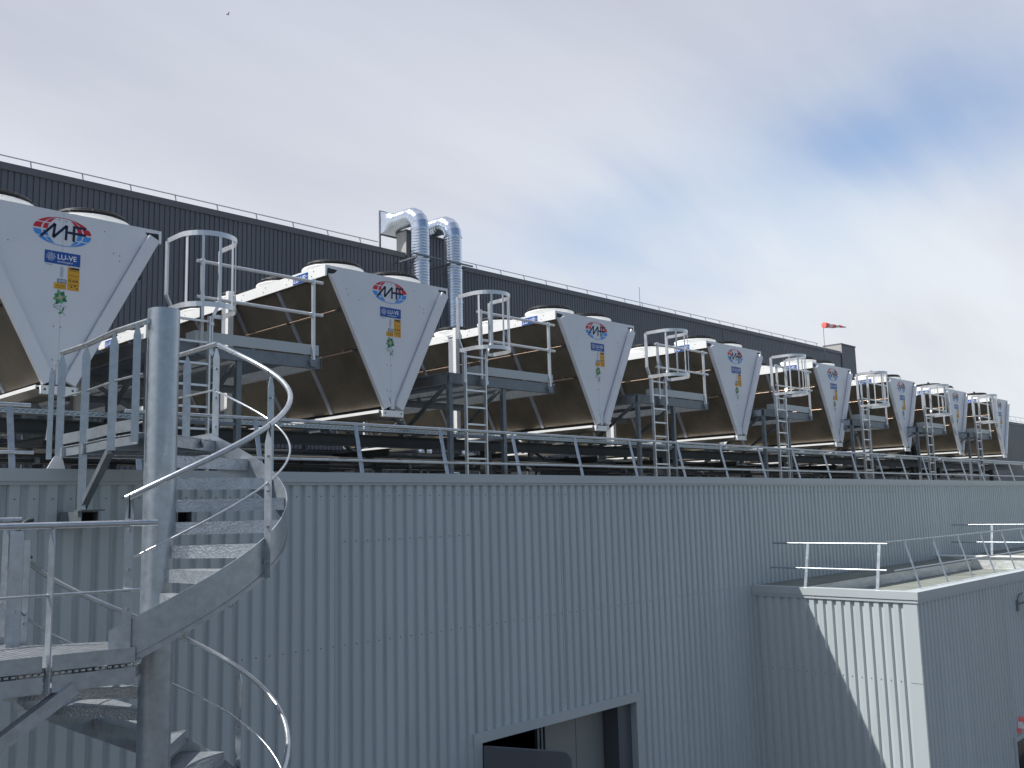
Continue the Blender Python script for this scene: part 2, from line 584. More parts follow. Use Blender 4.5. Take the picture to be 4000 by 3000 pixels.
# ------------------------------------------------------------------ dark high building behind
YD = 28.0
DZT = 10.12
dk = thing('dark_building', (20, 40, GZ), 'tall anthracite building of ribbed cladding rising behind the coolers', 'building')
b = B()
cladding(b, (-25, YD), (63.1, YD), 0.0, DZT-0.19, (0, -1), M_DARK, 0.02, 0.03, NARROW)
b.box(-25, -24.95, YD+0.06, 70, GZ, DZT-0.4, M_DARK)
b.box(63.05, 63.1, YD+0.002, 70, GZ, DZT-0.4, M_DARK)
b.box(-24.9, 63, YD+0.06, YD+0.2, GZ, DZT-0.35, M_DARK)
b.box(-24.9, 63, 69.9, 70, GZ, DZT-0.35, M_DARK)
b.box(46.0, 46.06, YD-0.012, YD-0.002, 0, DZT-0.32, M_STEELD)
b.build('wall', dk)
b = B()
b.box(-25.05, 22.9, YD-0.05, YD+0.45, DZT-0.21, DZT, M_DTRIM)
b.box(25.2, 60.9, YD-0.05, YD+0.45, DZT-0.21, DZT, M_DTRIM)
b.build('parapet_cap', dk)
b = B()
b.box(-24.8, 63, YD+0.46, 69.8, DZT-0.7, DZT-0.6, M_GRAVEL)
b.build('roof', dk)
b = B()
cladding(b, (22.95, YD-0.06), (25.15, YD-0.06), 0.0, 11.0, (0, -1), M_DARK, 0.02, 0.03, NARROW)
b.box(22.95, 25.15, YD+0.0, YD+0.5, DZT-0.3, 11.0, M_DARK)
b.box(22.90, 25.20, YD-0.1, YD+0.52, 11.002, 11.07, M_DTRIM)
b.box(22.90, 22.946, YD-0.09, YD+0.5, DZT-0.1, 11.0, M_CREAM)
b.build('raised_parapet', dk)
b = B()
cladding(b, (61.0, YD-0.06), (63.15, YD-0.06), 0.0, 10.62, (0, -1), M_DARK, 0.02, 0.03, NARROW)
b.box(61.0, 63.15, YD+0.0, YD+1.2, DZT-0.3, 10.62, M_DARK)
b.box(60.95, 63.2, YD-0.1, YD+1.25, 10.622, 10.70, M_DTRIM)
b.box(60.95, 60.996, YD-0.09, YD+1.2, DZT-0.1, 10.6, M_CREAM)
b.build('raised_parapet', dk)
def far_rail(name, xs, z0, h, y, xa, xb, label, group, lean=0.28, mids=(0.0,), r=0.018, m=M_GALV):
    root = thing(name, (xs[0], y, z0), label, 'railing', group)
    for x in xs:
        bb = B()
        bb.bar((x, y, z0), (x, y+lean, z0+h), 0.03, 0.03, m)
        bb.build('post', root)
    bb = B()
    bb.tube([(xa, y+lean, z0+h), (xb, y+lean, z0+h)], r, m, 6)
    bb.build('top_rail', root)
    bb = B()
    bb.tube([(xa, y+lean*0.5, z0+h*0.5), (xb, y+lean*0.5, z0+h*0.5)], r*0.8, m, 6)
    bb.build('mid_rail', root)
    return root
G_RR = 'railings along the dark roof edge'
far_rail('roof_railing', [9.30+1.5*i for i in range(-6, 9)], 9.75, 0.86, YD+0.5, -1, 22.2,
         'thin galvanised railing on the dark roof edge left of the silver ducts', G_RR)
far_rail('roof_railing', [26.0+1.5*i for i in range(0, 23)], 9.75, 0.86, YD+0.5, 25.3, 59.3,
         'thin galvanised railing on the dark roof edge right of the silver ducts', G_RR)
b = B()
b.tube([(39.1, YD+0.6, 9.6), (39.1, YD+0.6, 11.35)], 0.014, M_GALVD, 6)
b.tube([(39.1, YD+0.6, 9.6), (39.1, YD+0.6, 10.4)], 0.03, M_GALVD, 6)
tag(b.build('lightning_rod', off=(39.1, YD+0.6, 9.6)), 'thin upright rod above the dark roof railing near the middle of the skyline', 'lightning rod')

far = thing('far_building', (130, 50, GZ), 'lower mid grey building beyond the last cooler at the right edge', 'building')
b = B()
YF = 39.0
cladding(b, (84, YF), (230, YF), GZ, 9.45, (0, -1), M_FAR, 0.05, 0.03, NARROW)
b.box(84, 84.1, YF+0.06, 70, GZ, 9.45, M_FAR)
b.build('wall', far)
b = B()
b.box(83.9, 230, YF-0.06, YF+0.4, 9.46, 9.8, M_FAR)
b.box(84, 230, YF+0.41, 70, 9.1, 9.2, M_GRAVEL)
b.build('roof_edge', far)
far_rail('roof_railing', [112+2.2*i for i in range(0, 50)], 9.6, 1.15, YF+0.5, 84.5, 225,
         'thin railing on top of the far grey building at the right edge', None, r=0.026)

# ------------------------------------------------------------------ silver ducts with elbows over the roof
def duct(cx, label):
    y0 = YD-1.05
    root = thing('exhaust_duct', (cx, y0, -0.1), label, 'duct', 'silver ducts climbing the dark wall')
    R = 0.352
    def ribbed(p, q, seg, name, rr=R):
        bb = B()
        p, q = V(p), V(q)
        L = (q-p).length
        n = int(L/seg)
        pts, rs = [], []
        for i in range(n+1):
            s = i/n
            for ds, dr in ((0.0, 0.0), (0.66, 0.0), (0.76, 0.006), (0.90, 0.006)):
                ss = (i+ds)/n
                if ss <= 1:
                    pts.append(p+(q-p)*ss)
                    rs.append(rr+dr)
        bb.tube(pts, rs, M_DUCT, 28)
        return bb.build(name, root)
    zt = 10.85
    ribbed((cx, y0, -0.1), (cx, y0, 5.6), 0.11, 'riser')
    ribbed((cx, y0, 5.62), (cx, y0, zt), 0.11, 'riser')
    bb = B()
    for z in (5.6, 8.15, zt-0.02):
        bb.ring((cx, y0, z-0.03), (0, 0, 1), R-0.01, R+0.022, 0.06, M_DUCT, 28)
    bb.build('collar', root)
    # segmented elbow, then straight run over the roof
    Re = 0.60
    pts = []
    for i in range(6):
        a = pi/2*i/5
        pts.append(V((cx, y0+Re-Re*cos(a), zt+Re*sin(a))))
    nr = 28
    def ring_at(k, rr_):
        a = pi/2*k/5
        out = []
        for j in range(nr):
            an = 2*pi*j/nr
            # cross-section plane at joint k: X axis and the radial direction of the bend
            rad = V((0, -cos(a), sin(a)))
            out.append(pts[k] + V((1, 0, 0))*cos(an)*rr_ + rad*sin(an)*rr_)
        return out
    for i in range(0, 5):
        bb = B()
        ra, rb = ring_at(i, R+0.006), ring_at(i+1, R+0.006)
        bb.add(ra+rb, [(j, (j+1) % nr, nr+(j+1) % nr, nr+j) for j in range(nr)], M_DUCT, True)
        if i < 5:
            dd = (pts[i+1]-pts[i]).normalized()
            ra2, rb2 = ring_at(i, R+0.016), [p+dd*0.02 for p in ring_at(i, R+0.016)]
            bb.add(ra2+rb2, [(j, (j+1) % nr, nr+(j+1) % nr, nr+j) for j in range(nr)], M_DUCT, True)
        bb.build('elbow_segment', root)
    e = pts[-1]
    q = e + V((0, 0.75, 0))
    ribbed(e, q, 0.11, 'outlet_run')
    # flared square mouth
    bb = B()
    n = 32
    hs = 0.47
    vs = []
    for k in range(5):
        t = k/4
        for j in range(n):
            an = 2*pi*j/n
            cxr, szr = cos(an)*R, sin(an)*R
            mx = max(abs(cos(an)), abs(sin(an)))
            sx, sz = cos(an)/mx*hs, sin(an)/mx*hs
            vs.append((q.x+cxr*(1-t)+sx*t, q.y+0.55*t, q.z+szr*(1-t)+sz*t))
    fs = [(k*n+j, k*n+(j+1) % n, (k+1)*n+(j+1) % n, (k+1)*n+j) for k in range(4) for j in range(n)]
    bb.add(vs, fs, M_DUCT, False)
    bb.build('flared_mouth', root)
    bb = B()
    yy = q.y+0.57
    for sx in (-1, 1):
        bb.bar((q.x+sx*hs, yy, DZT-0.6), (q.x+sx*hs, yy, q.z+hs+0.02), 0.06, 0.06, M_GALVD)
    for sz in (-1, 1):
        bb.bar((q.x-hs, yy, q.z+sz*hs), (q.x+hs, yy, q.z+sz*hs), 0.06, 0.06, M_GALVD)
    bb.build('support_frame', root)
    for z in (9.62, 6.3, 2.8):
        bb = B()
        for s in (-1, 1):
            bb.bar((cx+s*(R+0.06), y0-R+0.05, z), (cx+s*(R+0.06), YD-0.05, z), 0.05, 0.06, M_GALVD)
        bb.bar((cx-R-0.35, y0-R-0.03, z+0.06), (cx+R+0.35, y0-R-0.03, z+0.06), 0.05, 0.06, M_GALVD)
        bb.build('wall_bracket', root)
    return root
duct(22.83, 'left silver duct bending over the dark roof to a flared square mouth')
duct(24.52, 'right silver duct running down the dark wall behind the second cooler')

# ------------------------------------------------------------------ V-shaped dry coolers
CX = [4.19, 9.26, 14.50, 19.74, 24.87, 29.61, 34.30, 38.92]
UY, UZT, UZB, HW, UL = 11.7, 3.77, 1.65, 1.215, 8.4
c0 = CX[1]
labels_u = [
    'white V-shaped cooler cut off by the left edge of the photo, nearest of the row',
    'large white V-shaped cooler whose end panel stands just right of the spiral stair',
    'white V-shaped cooler, third of the row, just right of the silver ducts',
    'white V-shaped cooler, fourth of the row, between the third and fourth caged ladders in view',
    'white V-shaped cooler, fifth of the row, standing before the right end of the dark building',
    'white V-shaped cooler, sixth of the row, first one seen against open sky',
    'small white V-shaped cooler, seventh of the row, next to last towards the right',
    'smallest white V-shaped cooler, last of the row before the far grey building']
U = thing('dry_cooler', (c0, UY, UZB), labels_u[1], 'cooler', 'V-shaped coolers in a row on the roof')
AP = 0.13          # half width of the V at its foot
# top deck with overhanging fascia
b = B()
b.box(c0-HW, c0+HW, UY+0.02, UY+UL, UZT-0.05, UZT-0.012, M_WHITEC)
b.build('fan_deck', U)
for s in (-1, 1):
    b = B()
    x = c0+s*HW
    b.box(min(x, x+s*0.03), max(x, x+s*0.03), UY, UY+UL, UZT-0.17, UZT, M_WHITEC)
    for k in range(int(UL/0.7)):
        for dz in (0.05, 0.12):
            yy = UY+0.3+0.7*k+(0.06 if dz > 0.1 else 0)
            b.box(min(x+s*0.03, x+s*0.034), max(x+s*0.03, x+s*0.034), yy, yy+0.014, UZT-dz-0.007, UZT-dz+0.007, M_STEELD)
    for k in range(1, 3):
        yy = UY+2.8*k
        b.box(min(x+s*0.03, x+s*0.0315), max(x+s*0.03, x+s*0.0315), yy, yy+0.006, UZT-0.168, UZT-0.002, M_PGRY)
    fo = b.build('fascia', U)
    if s == -1:
        for y_s, wds in ((12.16, 0.42), (19.35, 0.42)):
            b = B()
            xx = x-0.0335
            b.box(xx-0.001, xx, y_s, y_s+wds, UZT-0.165, UZT-0.03, M_BLUE)
            text_mesh(b, 'LU-VE', (xx-0.0025, y_s+wds-0.015, UZT-0.145), (0, -1, 0), (0, 0, 1), 0.125, M_PW, bold=0.0015, shear=0.15)
            text_mesh(b, 'ITALY', (xx-0.0025, y_s+0.085, UZT-0.10), (0, -1, 0), (0, 0, 1), 0.035, M_PW)
            b.build('fascia_sign', fo)
        b = B()
        xx = x-0.0335
        text_mesh(b, 'Giants', (xx-0.0015, 14.78, UZT-0.12), (0, -1, 0), (0, 0, 1), 0.085, M_NAVY, bold=0.0015)
        b.bar((xx-0.001, 14.83, UZT-0.14), (xx-0.001, 14.42, UZT-0.14), 0.001, 0.004, M_NAVY)
        b.bar((xx-0.001, 14.83, UZT-0.045), (xx-0.001, 14.42, UZT-0.045), 0.001, 0.004, M_NAVY)
        b.build('fascia_sign', fo)
# front and back V panels
for yy, nm in ((UY, 'front_panel'), (UY+UL, 'back_panel')):
    b = B()
    t = 0.03 if yy == UY else -0.03
    b.prism([(c0-HW+0.0, yy, UZT), (c0+HW-0.0, yy, UZT), (c0+HW, yy, UZT-0.07), (c0+AP+0.02, yy, UZB+0.02), (c0-AP-0.02, yy, UZB+0.02), (c0-HW, yy, UZT-0.07)],
            (0, t, 0), M_WHITE)
    if yy == UY:
        b.box(c0-0.0015, c0+0.0015, yy-0.0012, yy-0.0004, UZB+0.2, UZT-0.01, M_PGRY)
        for px_, pz_ in ((-0.85, 3.45), (-0.82, 3.36), (0.62, 3.36), (0.7, 3.34), (0.7, 3.27), (-0.05, 3.66), (0.03, 3.655), (-0.07, 2.33), (0.01, 2.33), (-0.07, 1.92), (0.0, 1.915),
                         (0.05, 1.74), (-0.05, 1.74), (-0.62, 3.3), (0.5, 3.62)):
            b.box(c0+px_-0.006, c0+px_+0.006, yy-0.003, yy-0.0005, pz_-0.006, pz_+0.006, M_STEELD)
    fp = b.build(nm, U)
    if yy == UY:
        front = fp
# raised edge flanges of the front panel
for s in (-1, 1):
    b = B()
    tp = V((c0+s*(HW-0.095), UY-0.046, UZT-0.13))
    bt = V((c0+s*(AP-0.01), UY-0.046, UZB-0.01))
    b.bar(tp, bt, 0.07, 0.145, M_WHITE, (1, 0, 0))
    d = (bt-tp).normalized()
    inn_ = V((-s*abs(d.z), 0, 0)) + V((0, 0, -abs(d.x)))
    o = inn_.normalized()*0.098
    b.bar(tp+o+V((0, 0.036, 0))+d*0.10, bt+o+V((0, 0.036, 0))-d*0.24, 0.006, 0.052, M_FLANGE, (1, 0, 0))
    for k in range(5):
        q = tp+o+V((0, 0.032, 0))+d*0.10 + (bt-tp)*(0.03+0.22*k)
        b.box(q.x-0.007, q.x+0.007, q.y-0.005, q.y-0.0005, q.z-0.007, q.z+0.007, M_STEELD)
    b.build('edge_flange', U)
for s in (-1, 1):
    b = B()
    xo = c0+s*HW
    b.add([(xo-s*0.01, UY-0.0035, UZT-0.045), (xo-s*0.19, UY-0.0035, UZT-0.055), (xo-s*0.13, UY-0.0035, UZT-0.125), (xo-s*0.01, UY-0.0035, UZT-0.13)], [(0, 1, 2, 3)], M_BLACK)  # flat black patch, paints the shade of the notch at the top corner
    b.build('corner_gap_shade', front)
b = B()
b.box(c0-0.035, c0+0.035, UY-0.05, UY-0.005, UZB-0.03, UZB+0.16, M_WHITE)
b.build('bottom_clip', U)
# coil batteries
for s in (-1, 1):
    b = B()
    a0 = V((c0+s*(HW-0.03), 0, UZT-0.17))
    a1 = V((c0+s*(AP+0.01), 0, UZB+0.02))
    n_ = V((s*abs((a1-a0).z), 0, -abs((a1-a0).x))).normalized()
    y0_, y1_ = UY+0.035, UY+UL-0.035
    b.prism([(a0.x, y0_, a0.z), (a1.x, y0_, a1.z), (a1.x-n_.x*0.14, y0_, a1.z-n_.z*0.14), (a0.x-n_.x*0.14, y0_, a0.z-n_.z*0.14)], (0, y1_-y0_, 0), M_COIL)
    co = b.build('coil_panel', U)
    for k in range(1, 6):
        b = B()
        yy = UY+1.4*k
        q0, q1 = a0+n_*0.012, a1+n_*0.012
        b.bar((q0.x, yy, q0.z), (q1.x, yy, q1.z), 0.024, 0.075, M_FLANGE, (0, 1, 0))
        b.build('divider_strip', co)
    for f in (0.24, 0.55):
        b = B()
        q = a0+(a1-a0)*f+n_*0.055
        b.tube([(q.x, UY+0.03, q.z), (q.x, UY+UL-0.2, q.z)], 0.011, M_BRASS, 6)
        for k in range(12):
            yy = UY+0.35+0.7*k
            b.bar((q.x, yy, q.z), (q.x+n_.x*0.02, yy, q.z+0.055), 0.008, 0.008, M_BRASS)
        for k in range(0, 7):
            yy = UY+0.06+1.37*k
            b.box(q.x-0.02, q.x+0.02, yy-0.03, yy+0.03, q.z-0.02, q.z+0.02, M_BLACK)
        b.build('spray_pipe', co)
    for yy in (UY+2.72, UY+5.9):
        b = B()
        x = c0+s*(HW+0.035)
        b.box(min(x, x+s*0.10), max(x, x+s*0.10), yy, yy+0.09, 1.5, UZT+0.07, M_WHITEC)
        b.box(min(x, x+s*0.09), max(x, x+s*0.09), yy+0.0905, yy+0.24, 1.5, UZT-0.175, M_FLANGE)
        b.build('lifting_leg', U)
# base channel: folded tray with sloping sides
b = B()
b.box(c0-0.235, c0+0.235, UY+0.0, UY+UL, 1.585, 1.60, M_WHITEC)
for s in (-1, 1):
    b.prism([(c0+s*0.236, UY, 1.560), (c0+s*0.248, UY, 1.560), (c0+s*0.248, UY, 1.606), (c0+s*0.236, UY, 1.606)], (0, UL, 0), M_WHITEC)
    b.prism([(c0+s*0.236, UY, 1.559), (c0+s*0.246, UY, 1.559), (c0+s*0.13, UY, 1.50), (c0+s*0.12, UY, 1.50)], (0, UL, 0), M_TRAY)
b.box(c0-0.119, c0+0.119, UY, UY+UL, 1.50, 1.51, M_TRAY)
b.box(c0-0.205, c0+0.205, UY-0.06, UY-0.001, 1.50, 1.60, M_WHITEC)
for sx in (-0.16, 0.16):
    b.box(c0+sx-0.012, c0+sx+0.012, UY-0.062, UY-0.0605, 1.54, 1.564, M_STEELD)
b.box(c0-0.12, c0+0.12, UY+0.05, UY+UL-0.05, 1.6005, UZB+0.03, M_BLACK)
b.build('base_channel', U)
# fans
fan0 = None
def make_fan(x, y):
    fr_ = B()
    n = 40
    zz = UZT-0.012
    prof_ = [(0.455, 0.0), (0.452, 0.10), (0.47, 0.145), (0.495, 0.15), (0.50, 0.135), (0.478, 0.11), (0.468, 0.06), (0.485, 0.0)]
    vs = []
    for rr_, hh in prof_:
        for j in range(n):
            an = 2*pi*j/n
            vs.append((x+cos(an)*rr_, y+sin(an)*rr_, zz+hh))
    fs = [(k*n+j, k*n+(j+1) % n, (k+1)*n+(j+1) % n, (k+1)*n+j) for k in range(len(prof_)-1) for j in range(n)]
    fr_.add(vs, fs, M_WHITEC, True)
    ring = fr_.build('fan_ring', U)
    gd = B()
    for rr_, hh in ((0.46, 0.165), (0.455, 0.20), (0.43, 0.225), (0.38, 0.235), (0.33, 0.24), (0.28, 0.245), (0.22, 0.25), (0.15, 0.25)):
        gd.tube([(x+cos(2*pi*j/28)*rr_, y+sin(2*pi*j/28)*rr_, zz+hh) for j in range(28)], 0.014, M_BLACK, 4, closed=True)
    for j in range(10):
        an = 2*pi*j/10
        gd.tube([(x+cos(an)*rr_, y+sin(an)*rr_, zz+hh) for rr_, hh in ((0.465, 0.15), (0.455, 0.21), (0.40, 0.235), (0.12, 0.25))], 0.009, M_BLACK, 4)
    gd.tube([(x, y, zz+0.05), (x, y, zz+0.26)], 0.13, M_BLACK, 12)
    gd.box(x+0.05, x+0.11, y-0.03, y+0.03, zz+0.262, zz+0.33, M_BLACK)
    gd.build('guard', ring)
    bl_ = B()
    for j in range(7):
        an = 2*pi*j/7
        pts = []
        for rr_, w_ in ((0.12, 0.35), (0.43, 0.42)):
            pts.append(((rr_, an-w_*0.5), 0.10))
            pts.append(((rr_, an+w_*0.5), 0.05))
        P_ = [(x+cos(a_)*r_, y+sin(a_)*r_, zz+h_) for (r_, a_), h_ in pts]
        bl_.add([P_[0], P_[1], P_[3], P_[2]], [(0, 1, 2, 3)], M_BLACK)
    bl_.build('blades', ring)
    return ring
f0 = make_fan(c0-0.60, UY+0.72)
for i in range(6):
    for s in (-1, 1):
        if i == 0 and s == -1:
            continue
        c_ = copy_tree(f0, U)
        c_.location = (0.60+s*0.60, 1.4*i, 0)

# ---- markings of the front panel (flat stickers, 1-3 mm proud)
yf = UY-0.0015
LZ, LX = 3.515, c0-0.005
def E(u, v):   # logo ellipse coordinates -> world
    return (LX+u*0.345, yf-0.001, LZ+v*0.178)
b = B()
def cell(m0, m1, v0, v1, m):
    n = 6
    A = [(m0*sqrt(1-(v0+(v1-v0)*i/n)**2), v0+(v1-v0)*i/n) for i in range(n+1)]
    Bp = [(m1*sqrt(1-(v0+(v1-v0)*i/n)**2), v0+(v1-v0)*i/n) for i in range(n+1)]
    for i in range(n):
        b.poly([E(*A[i]), E(*Bp[i]), E(*Bp[i+1]), E(*A[i+1])], m)
for s in (-1, 1):
    for vs_, m in ((1, M_RED), (-1, M_SKYB)):
        for (va, vb) in ((0.06, 0.44), (0.52, 0.86)):
            cell(s*0.74, s*1.0, vs_*va, vs_*vb, m)
            cell(s*(0.52 if va < 0.5 else 0.50), s*0.68, vs_*va, vs_*vb, m)
for vs_, m in ((1, M_RED), (-1, M_SKYB)):
    n = 16
    for i in range(n):
        a0_, a1_ = pi/2-0.62+1.24*i/n, pi/2-0.62+1.24*(i+1)/n
        b.poly([E(cos(a0_), vs_*sin(a0_)), E(cos(a1_), vs_*sin(a1_)), E(cos(a1_)*0.985, vs_*sin(a1_)*0.955), E(cos(a0_)*0.985, vs_*sin(a0_)*0.955)], m)
b.build('globe_emblem', front)
b = B()
def stroke(pts, wd, m, dy=0.0018):
    for p, q in zip(pts[:-1], pts[1:]):
        P_, Q_ = V(E(*p)), V(E(*q))
        P_.y = Q_.y = yf-dy
        dq = (Q_-P_).normalized()
        b.bar(P_, Q_, 0.0008, wd, m, (-dq.z, 0, dq.x))
b_l = [(-0.74, -0.54), (-0.27, 0.50), (-0.32, -0.48), (0.13, 0.50), (0.11, -0.54)]
stroke(b_l, 0.030, M_NAVY)
stroke([(0.13, 0.03), (0.80, 0.03)], 0.030, M_NAVY, 0.0028)
stroke([(0.38, 0.56), (0.38, -0.56)], 0.030, M_NAVY, 0.0038)
stroke([(0.38, 0.49), (0.80, 0.49)], 0.028, M_NAVY, 0.0048)
b.build('emblem_letters', front)
b = B()
sx0, sx1, sz0, sz1 = c0-0.205, c0+0.215, 3.105, 3.262
b.box(sx0, sx1, yf-0.0015, yf, sz0, sz1, M_BLUE)
text_mesh(b, 'LU-VE', (sx0+0.145, yf-0.003, sz0+0.062), (1, 0, 0), (0, 0, 1), 0.088, M_PW, bold=0.0015)
text_mesh(b, 'exchangers', (sx0+0.145, yf-0.003, sz0+0.022), (1, 0, 0), (0, 0, 1), 0.040, M_PW, shear=0.4)
for k in range(9):
    a = 2*pi*k/9
    pts = []
    for i in range(6):
        rr_ = 0.010+0.009*i
        aa = a+0.32*i
        pts.append(V((sx0+0.072+cos(aa)*rr_, yf-0.003, (sz0+sz1)/2+0.005+sin(aa)*rr_)))
    for p, q in zip(pts[:-1], pts[1:]):
        b.bar(p, q, 0.0008, 0.0045, M_PW, (1, 0, 0))
b.build('maker_sign', front)
b = B()
b.box(c0+0.072, c0+0.210, yf-0.0015, yf, 2.80, 3.090, M_YEL)
b.box(c0+0.11, c0+0.205, yf-0.0025, yf-0.0016, 3.06, 3.085, M_PBLK)
for z in (3.045, 2.985, 2.91, 2.87):
    b.box(c0+0.078, c0+0.205, yf-0.0025, yf-0.0016, z-0.002, z+0.002, M_PBLK)
for x_, z_ in ((0.10, 2.93), (0.145, 2.925), (0.18, 2.925), (0.12, 2.845), (0.16, 2.86), (0.185, 2.83), (0.1, 3.07)):
    b.add([(c0+x_-0.014, yf-0.0025, z_-0.010), (c0+x_+0.014, yf-0.0025, z_-0.010), (c0+x_, yf-0.0025, z_+0.014)], [(0, 1, 2)], M_PBLK)
b.build('yellow_sticker', front)
b = B()
b.box(c0-0.085, c0+0.058, yf-0.0015, yf, 2.80, 2.872, M_YEL)
for k in range(3):
    b.box(c0-0.06, c0+0.045, yf-0.0025, yf-0.0016, 2.815+0.016*k, 2.818+0.016*k, M_PBLK)
b.build('yellow_sticker', front)
b = B()
b.box(c0-0.048, c0+0.060, yf-0.0015, yf, 2.878, 2.925, M_PBLK)
b.box(c0-0.042, c0+0.054, yf-0.0025, yf-0.0016, 2.884, 2.919, M_PGRY)
b.build('rating_plate', front)
b = B()
for k in range(9):
    b.box(c0-0.02, c0+0.015+0.012*(k % 2), yf-0.0015, yf, 2.955+0.014*k, 2.961+0.014*k, M_PGRY)
b.box(c0-0.19, c0-0.11, yf-0.0015, yf, 3.082, 3.090, M_PGRY)
b.build('small_print', front)
b = B()
fx, fz = c0-0.005, 2.695
for k in range(8):
    a = 2*pi*k/8+0.3
    d1, d2 = V((cos(a), 0, sin(a))), V((-sin(a), 0, cos(a)))
    O = V((fx, yf-0.001-0.0004*(k % 2), fz))
    L_ = 0.082+0.012*(k % 3)
    b.poly([O+d1*0.02, O+d1*L_*0.55+d2*0.030, O+d1*L_, O+d1*L_*0.55-d2*0.030], M_GRN if k % 2 else M_GRN2)
b.ring((fx, yf-0.0022, fz), (0, 1, 0), 0.001, 0.024, 0.0005, M_YEL, 14)
b.ring((fx, yf-0.0030, fz), (0, 1, 0), 0.001, 0.016, 0.0005, M_PGRY, 14)
st = [V((fx-0.03, yf-0.002, fz-0.06)), V((fx-0.075, yf-0.002, fz-0.10)), V((fx-0.07, yf-0.002, fz-0.125)), V((fx-0.01, yf-0.002, fz-0.15)), V((fx+0.03, yf-0.002, fz-0.17)), V((fx+0.06, yf-0.002, fz-0.215))]
for p, q in zip(st[:-1], st[1:]):
    b.bar(p, q, 0.0008, 0.005, M_GRN, (1, 0, 0))
O = st[4]
b.poly([O, O+V((-0.03, -0.001, -0.012)), O+V((-0.055, -0.001, -0.028)), O+V((-0.015, -0.001, -0.034))], M_GRN)
b.poly([O, O+V((0.02, -0.001, 0.03)), O+V((0.012, -0.001, 0.055)), O+V((-0.006, -0.001, 0.02))], M_GRN)
for k in range(2):
    b.box(fx-0.06, fx+0.08, yf-0.0015, yf, fz-0.105-0.016*k, fz-0.101-0.016*k, M_PGRY)
b.build('flower_decal', front)

units = [U]
for i, x in enumerate(CX):
    if i == 1:
        continue
    c_ = copy_tree(U)
    c_.location = (x, UY, UZB)
    c_.scale = ((1, 1, 1, 1, 0.94, 0.905, 0.875, 0.855)[i], 1, 1)
    c_['label'] = labels_u[i]
    units.append(c_)

# ------------------------------------------------------------------ grated platforms between the coolers
PY, PYE = 11.35, 19.6
PRX = [0, 7.69, 12.76, 17.87, 22.77, 27.50, 32.07, 36.49]
LRX = [0, 5.65, 10.637, 15.82, 20.88, 25.62, 30.26, 34.75]
px0, px1 = PRX[1]-2.56, PRX[1]
plat_labels = [
    'galvanised grated platform behind the spiral stair, left of the second cooler',
    'galvanised grated platform between the second and third coolers',
    'galvanised grated platform between the third and fourth coolers',
    'galvanised grated platform between the fourth and fifth coolers',
    'galvanised grated platform between the fifth and sixth coolers',
    'galvanised grated platform between the sixth and seventh coolers',
    'galvanised grated platform between the last two coolers of the row']
PL = thing('access_platform', (px0, PY, -0.1), plat_labels[0], 'platform', 'grated platforms between the coolers')
b = B()
zt_, zb_ = 2.255, 2.085
zm = (zt_+zb_)/2
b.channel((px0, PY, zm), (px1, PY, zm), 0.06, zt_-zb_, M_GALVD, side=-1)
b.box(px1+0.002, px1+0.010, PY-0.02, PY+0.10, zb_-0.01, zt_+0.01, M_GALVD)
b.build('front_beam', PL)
for x in (px0+0.02, px0+1.3, px1-0.06):
    b = B()
    # channel with its web towards -X so light falling through the grating lands on it
    b.channel((x, PY+0.08, zm-0.005), (x, PYE, zm-0.005), 0.045, 0.15, M_GALV, 0.01, side=1)
    b.build('side_beam', PL)
for yy in (13.6, 16.0, 18.4, PYE):
    b = B()
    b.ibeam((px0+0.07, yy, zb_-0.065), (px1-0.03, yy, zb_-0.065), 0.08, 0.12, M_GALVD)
    b.build('cross_beam', PL)
b = B()
gz0, gz1 = zt_-0.012, zt_+0.022
yy = PY+0.1
while yy < PYE:
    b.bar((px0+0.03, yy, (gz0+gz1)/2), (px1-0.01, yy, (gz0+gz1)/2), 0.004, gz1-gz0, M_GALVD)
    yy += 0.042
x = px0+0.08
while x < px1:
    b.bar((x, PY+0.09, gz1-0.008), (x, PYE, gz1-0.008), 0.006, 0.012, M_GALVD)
    x += 0.115
b.build('grating', PL)
b = B()
b.box(px0+0.63, px1-0.03, PY-0.012, PY-0.006, 2.278, 2.425, M_TRIM)
b.box(px0+0.625, px0+0.631, PY-0.006, PY+0.25, 2.278, 2.425, M_TRIM)
b.build('kick_plate', PL)
for x in (px0+0.70, px1-0.14):
    b = B()
    b.bar((x, PY-0.035, 2.11), (x, PY-0.035, 3.35), 0.042, 0.042, M_ALU)
    b.box(x-0.05, x+0.05, PY-0.060, PY-0.0075, 2.10, 2.20, M_GALVD)
    b.tube([(x, PY-0.035, 3.31), (x, PY-0.035, 3.39)], 0.032, M_ALU, 10)
    b.tube([(x, PY-0.035, 2.83), (x, PY-0.035, 2.91)], 0.032, M_ALU, 10)
    b.build('rail_post', PL)
for z in (3.352, 2.868):
    b = B()
    b.tube([(px0+0.62, PY-0.035, z), (px1+0.02, PY-0.035, z)], 0.024, M_ALU, 10)
    b.build('guard_rail', PL)
for x in (px0+0.04, px0+1.28):
    for yy in (PY+0.05, 15.6, PYE-0.1):
        b = B()
        top = zb_-0.002 if yy < 12 else zb_-0.13
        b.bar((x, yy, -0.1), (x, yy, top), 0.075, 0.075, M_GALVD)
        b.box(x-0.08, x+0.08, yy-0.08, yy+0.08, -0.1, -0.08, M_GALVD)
        b.build('leg', PL)
